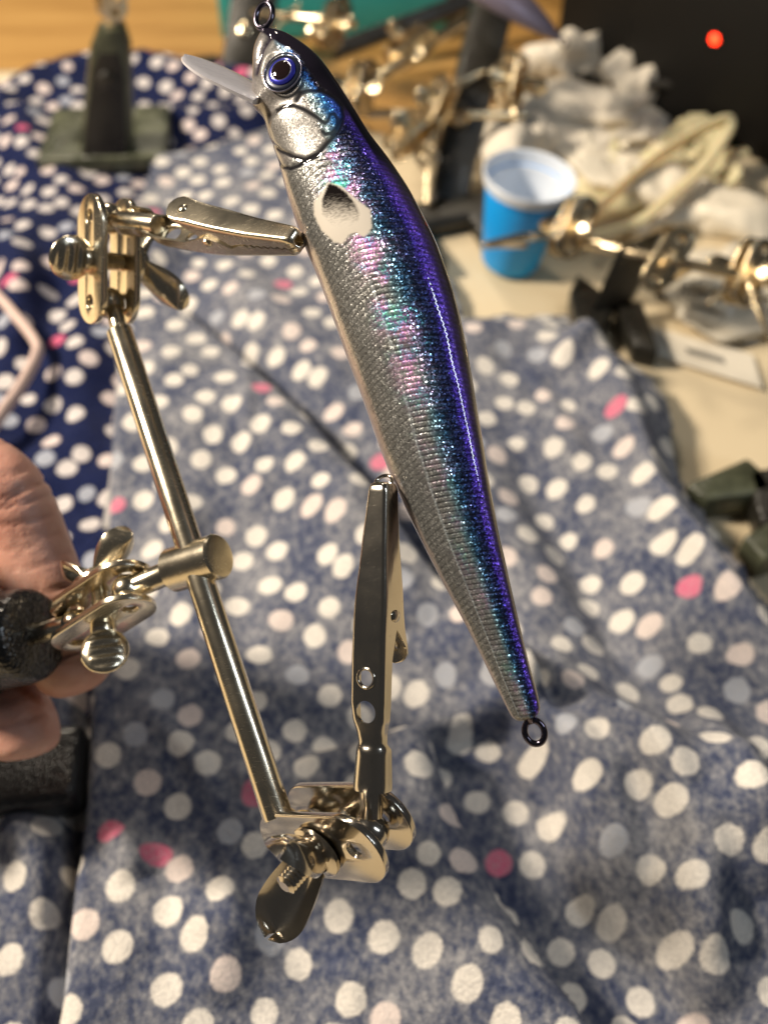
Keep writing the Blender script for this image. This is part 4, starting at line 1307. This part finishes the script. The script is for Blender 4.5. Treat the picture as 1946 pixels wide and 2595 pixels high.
# right hand black stand with splayed feet
def stand_right():
    b = G(1570, 800, 0.0022)
    st = empty('third_hand_stand', b, 'black third-hand stand with splayed feet beside the blue cup', 'clamp stand', BG)
    f1 = [G(1442, 745, 0.010), G(1462, 700, 0.010), G(1560, 770, 0.010), G(1520, 850, 0.010), G(1500, 862, 0.010), G(1462, 850, 0.010)]
    f2 = [G(1560, 770, 0.010), G(1625, 770, 0.010), G(1668, 896, 0.010), G(1605, 880, 0.010)]
    for f in (f1, f2):
        prism('foot', [(p.x, p.y) for p in f], 0.0022, 0.0115, M['grey_iron'], st, 0.001)
    a = G(1545, 790, 0.008); t = P(1622, 618, 0.365)
    box('post', (a + t) / 2, (t - a) / 2, D(0.9, 0.35, 0) * 0.0088, D(-0.2, 0.2, 1) * 0.005, M['grey_iron'], st, 0.001)
    rod_between(st, P(1480, 615, 0.37), P(2050, 735, 0.34), 0.0021, 'old_brass')
    joint(st, P(1450, 575, 0.372), D(0.4, 0.85, 0.2), D(0.3, -0.3, 0.9), met='old_brass', wing_dir=D(0.8, -0.3, 0.3))
    joint(st, P(1690, 660, 0.36), D(0.5, 0.8, 0.2), D(-0.3, -0.3, 0.9), met='old_brass', wing_dir=D(0.8, -0.3, 0.3))
    joint(st, P(1895, 690, 0.35), D(0.3, 0.9, 0.2), D(0.3, -0.3, 0.9), met='old_brass', wing_dir=D(0.8, -0.3, 0.3))
    small_clip(st, P(1225, 622, 0.365), P(1440, 590, 0.37), D(0.1, 0.5, 0.85))
    small_clip(st, P(1950, 860, 0.34), P(1895, 715, 0.345), D(-0.4, 0.1, 0.9))
    small_clip(st, P(1790, 770, 0.345), P(1880, 700, 0.348), D(-0.4, 0.1, 0.9))
    return st
stand_right()
# dusty stand at the right edge
def stand_edge():
    b = G(1960, 1290, 0.0022)
    st = empty('third_hand_stand', b, 'dusty black third-hand base on the cream cover beside the frayed cloth edge', 'clamp stand', BG)
    f1 = [G(1738, 1232, 0.011), G(1890, 1166, 0.011), G(1930, 1200, 0.011), G(1960, 1250, 0.011), G(1870, 1262, 0.011), G(1790, 1272, 0.011)]
    f2 = [G(1880, 1365, 0.011), G(1960, 1320, 0.011), G(2060, 1380, 0.011), G(1935, 1425, 0.011)]
    f3 = [G(1890, 1200, 0.011), G(2150, 1160, 0.011), G(2150, 1400, 0.011), G(1925, 1330, 0.011)]
    for f in (f1, f2, f3):
        prism('foot', [(p.x, p.y) for p in f], 0.0022, 0.0125, M['dusty_iron' if f is not f3 else 'grey_iron'], st, 0.0012)
    c = G(2090, 1260, 0.011)
    slab('post', st, Vector((c.x, c.y, 0.011)), 0.3, 0.022, 0.015, 0.014, 0.010, 0.05, M['grey_iron'])
stand_edge()

# black device with red lamp
dv = empty('black_device', G(1900, 330, 0.0), 'black electronic device with a glowing red indicator lamp', 'device')
bl = G(1600, 275, 0.002); br = G(1980, 440, 0.002)
ed = Vector((br.x - bl.x, br.y - bl.y, 0)); edn = Vector((-ed.y, ed.x, 0)).normalized()
ctr = Vector(((bl.x + br.x) / 2, (bl.y + br.y) / 2, 0)) + edn * 0.075 + ed.normalized() * 0.02
hz = 0.065
box('case', Vector((ctr.x, ctr.y, hz + 0.002)), ed.normalized() * 0.115, edn * 0.075, Vector((0, 0, hz)), M['black_plastic'], dv, 0.004, 3)
def ray_plane(x, y, p0, n):
    v = FW + RT * ((x - CXP) / FPX) + UP * ((CYP - y) / FPX)
    return CAM + v * ((p0 - CAM).dot(n) / v.dot(n))
fp = Vector((bl.x, bl.y, 0)) - edn * 0.0001
lp = ray_plane(1812, 98, fp, -edn)
lathe('indicator_lamp', lp + edn * 0.001, -edn, [(0, 0.0026), (0.0014, 0.0026), (0.0026, 0.0020), (0.003, 0.0008)], M['red_led'], dv, 20, 70)
pmid = ray_plane(1850, 110, fp, -edn)
box('front_panel', pmid + edn * 0.0005, ed.normalized() * 0.052, Vector((0, 0, 0.040)), edn * 0.0011, M['black_plastic'], dv, 0.0006)
link('lamp_bezel', ring_mesh('lamp_bezel', lp - edn * 0.0008, -edn, Vector((0, 0, 1)), 0.0031, 0.0031, 0.0006, 28, 8), M['black_plastic'], dv)
# dark box behind
bx2 = box('black_case', Vector((0.235, 0.70, 0.06)), Vector((0.17, 0.02, 0)), Vector((-0.005, 0.05, 0)), Vector((0, 0, 0.058)), M['black_plastic'], None, 0.004)
tag(bx2, 'plain black case at the back of the table behind the crumpled paper', 'case')
cab = link('power_cable', tube_mesh('power_cable', catmull([P(1385, 175, 0.50), P(1500, 200, 0.485), P(1620, 212, 0.475), P(1750, 214, 0.47), P(1870, 220, 0.465), P(2100, 226, 0.46)], 50), 0.0022, 10), M['cable_rubber'])
tag(cab, 'black cable running across the crumpled white paper to the device', 'cable')

# second lure standing out at the top
l2 = empty('fishing_lure', P(1330, 20, 0.40), 'blurred grey and purple lure hanging beyond the tall black post', 'fishing lure')
pts = catmull([P(1200, -60, 0.40), P(1290, 0, 0.40), P(1360, 52, 0.402), P(1420, 100, 0.405)], 40)
me = tube_mesh('body', pts, [0.0105 * (1 - (i / 39) ** 1.8 * 0.86) for i in range(40)], 24, False, 0.6)
link('body', me, M['purple_foil'], l2)
link('eyelet', ring_mesh('eyelet', P(1428, 106, 0.405), D(0.2, 0.2, 0.9), UP, 0.0016, 0.002, 0.0004, 20, 6), M['dark_wire'], l2)

# crumpled paper and tissue
def crumple(name, cpx, h, rx, ry, rz_, seed, mat, label, cat, group=None, amp=0.45, base=0.0015, rot=0.0):
    c = G(*cpx, 0.0)
    bm = bmesh.new(); bmesh.ops.create_icosphere(bm, subdivisions=5, radius=1.0)
    R = Matrix.Rotation(rot, 3, 'Z')
    rr = random.Random(seed)
    waves = [(Vector((rr.gauss(0, 1), rr.gauss(0, 1), rr.gauss(0, 1))).normalized(), fr, rr.uniform(0, 2), a) for fr, a in ((1.0, 1.0), (1.3, 0.9), (1.9, 0.6), (2.6, 0.45), (3.3, 0.35), (4.6, 0.22), (6.0, 0.15))]
    for v in bm.verts:
        p = v.co.copy()
        p = p + Vector((noise.noise(p * 2 + Vector((seed, 0, 0))), noise.noise(p * 2 + Vector((0, seed, 0))), 0)) * 0.25
        r = 1 + amp * sum(a * (abs(((p.dot(dv) * fr + ph) % 2.0) - 1.0) - 0.5) for dv, fr, ph, a in waves)
        q = R @ Vector((p.x * rx * r, p.y * ry * r, p.z * rz_ * r))
        v.co = Vector((c.x, c.y, h)) + q
        if v.co.z < base: v.co.z = base
    me = bpy.data.meshes.new(name); bm.to_mesh(me); bm.free()
    o = link(name, me, mat); tag(o, label, cat, group); return o
GP = 'crumpled tissues beside the black device'
crumple('crumpled_tissue', (1520, 370), 0.010, 0.034, 0.024, 0.018, 3.3, M['tissue'], 'crumpled white tissue lying under the black cable', 'tissue', GP, 0.6)
crumple('crumpled_tissue', (1450, 235), 0.012, 0.022, 0.014, 0.018, 8.1, M['tissue'], 'small peaked white tissue above the black cable', 'tissue', GP, 0.7)
crumple('crumpled_tissue', (1625, 260), 0.014, 0.022, 0.014, 0.024, 5.6, M['tissue'], 'upright folded white tissue leaning against the black device', 'tissue', GP, 0.6, rot=0.5)
crumple('crumpled_tissue', (1300, 480), 0.010, 0.016, 0.030, 0.016, 1.6, M['tissue'], 'tissue lying between the tall black post and the blue cup', 'tissue', GP, 0.5)

def glove(name, base_px, ang, mat, label, sc=1.0, seed=0):
    c = G(*base_px, 0.006)
    J = {'c': ((0, 0), 0.020, 0.010), 'k': ((0.030, 0), 0.022, 0.009), 'w': ((-0.045, 0.004), 0.022, 0.012)}
    tips = [(0.088, 0.022), (0.094, 0.006), (0.088, -0.010), (0.074, -0.026), (0.03, 0.055)]
    V = []; E = []; Rr = []
    R = Matrix.Rotation(ang, 3, 'Z')
    def ad(x, y, r, z=0.0):
        V.append(tuple((c + R @ Vector((x * sc, y * sc, z))) * 100)); Rr.append((r * sc * 100, r * 0.45 * sc * 100)); return len(V) - 1
    w0 = ad(-0.045, 0.004, 0.021); c0 = ad(0, 0, 0.019); k0 = ad(0.028, 0, 0.020)
    E += [(w0, c0), (c0, k0)]
    rr = random.Random(seed)
    for i, (x, y) in enumerate(tips):
        b = c0 if i == 4 else k0
        bx, by = (0.0, 0.0) if i == 4 else (0.032, y * 0.9)
        m1 = ad((bx + x) / 2, (by + y) / 2 + rr.uniform(-0.003, 0.003), 0.0080, rr.uniform(0.001, 0.009)); t1 = ad(x + rr.uniform(-0.01, 0.005), y + rr.uniform(-0.008, 0.008), 0.0068, rr.uniform(0, 0.012))
        E += [(b, m1), (m1, t1)]
    me = bpy.data.meshes.new('tmp'); me.from_pydata(V, E, [])
    o = bpy.data.objects.new('tmp', me); COL.objects.link(o); o.modifiers.new('s', 'SKIN')
    for i, r in enumerate(Rr): me.skin_vertices[0].data[i].radius = r
    me.skin_vertices[0].data[0].use_root = True
    sd = o.modifiers.new('u', 'SUBSURF'); sd.levels = 3; sd.render_levels = 3
    m2 = eval_mesh(o); bpy.data.objects.remove(o); m2.materials.clear()
    for v in m2.vertices:
        p = v.co / 100
        q = p + Vector((0, 0, 1)) * 0.004 * (noise.noise(p * 70 + Vector((seed, 0, 0)))) + v.normal * 0.0025 * (0.4 - abs(noise.noise(p * 160)))
        q.z = max(q.z, 0.0018)
        v.co = q
    g = link(name, m2, mat); tag(g, label, 'glove', 'latex gloves on the cream cover'); return g
glove('latex_glove', (1800, 520), 2.6, M['latex_white'], 'pale crumpled latex glove in front of the black device', 0.8, 2)
glove('latex_glove', (1560, 490), 0.5, M['latex'], 'yellowish latex glove lying behind the rod of the splayed stand', 0.75, 5)
crumple('plastic_bag', (1900, 775), 0.006, 0.040, 0.022, 0.010, 4.4, M['film'], 'crumpled clear plastic bag under the brass rod of the splayed stand', 'plastic bag', None, 0.6)
# tan rubber band loop
rb = link('rubber_band', tube_mesh('rubber_band', catmull([P(1480, 560, 0.408), P(1600, 450, 0.427), P(1720, 360, 0.438), P(1830, 305, 0.440), P(1842, 330, 0.440), P(1790, 410, 0.430), P(1720, 480, 0.420), P(1620, 560, 0.406), P(1500, 600, 0.400)], 80), 0.0016, 8, False, 2.0), M['latex'])
tag(rb, 'tan rubber strap looped up over the gloves', 'strap')
# printed paper slip
slip = empty('paper_slip', G(1780, 880, 0.0028), 'white paper slip with faint print on the cream cover', 'paper')
q = [G(1650, 830, 0.003), G(1905, 900, 0.003), G(1930, 985, 0.003), G(1665, 905, 0.003)]
me = mesh('sheet', [p for p in q] + [p + Vector((0, 0, 0.0004)) for p in q], [(0, 1, 2, 3), (4, 7, 6, 5), (0, 4, 5, 1), (1, 5, 6, 2), (2, 6, 7, 3), (3, 7, 4, 0)]); fix_normals(me)
link('sheet', me, M['white_paper'], slip, False)
q = [G(1735, 880, 0.0036), G(1830, 906, 0.0036), G(1838, 922, 0.0036), G(1742, 895, 0.0036)]
me = mesh('print', [p for p in q] + [p + Vector((0, 0, 0.0001)) for p in q], [(0, 1, 2, 3), (4, 7, 6, 5), (0, 4, 5, 1), (1, 5, 6, 2), (2, 6, 7, 3), (3, 7, 4, 0)]); fix_normals(me)
link('print', me, M['ink'], slip, False)
# drawstring at the left
ds = link('drawstring', tube_mesh('drawstring', catmull([G(-120, 640, 0.012), G(-10, 745, 0.013), G(40, 800, 0.014), G(92, 868, 0.015), G(92, 905, 0.015), G(50, 985, 0.014), G(0, 1055, 0.013), G(-80, 1180, 0.012)], 60), 0.0019, 10, False, 1.4), M['cord_cotton'])
tag(ds, 'pale pink drawstring looping over the navy cloth', 'cord')
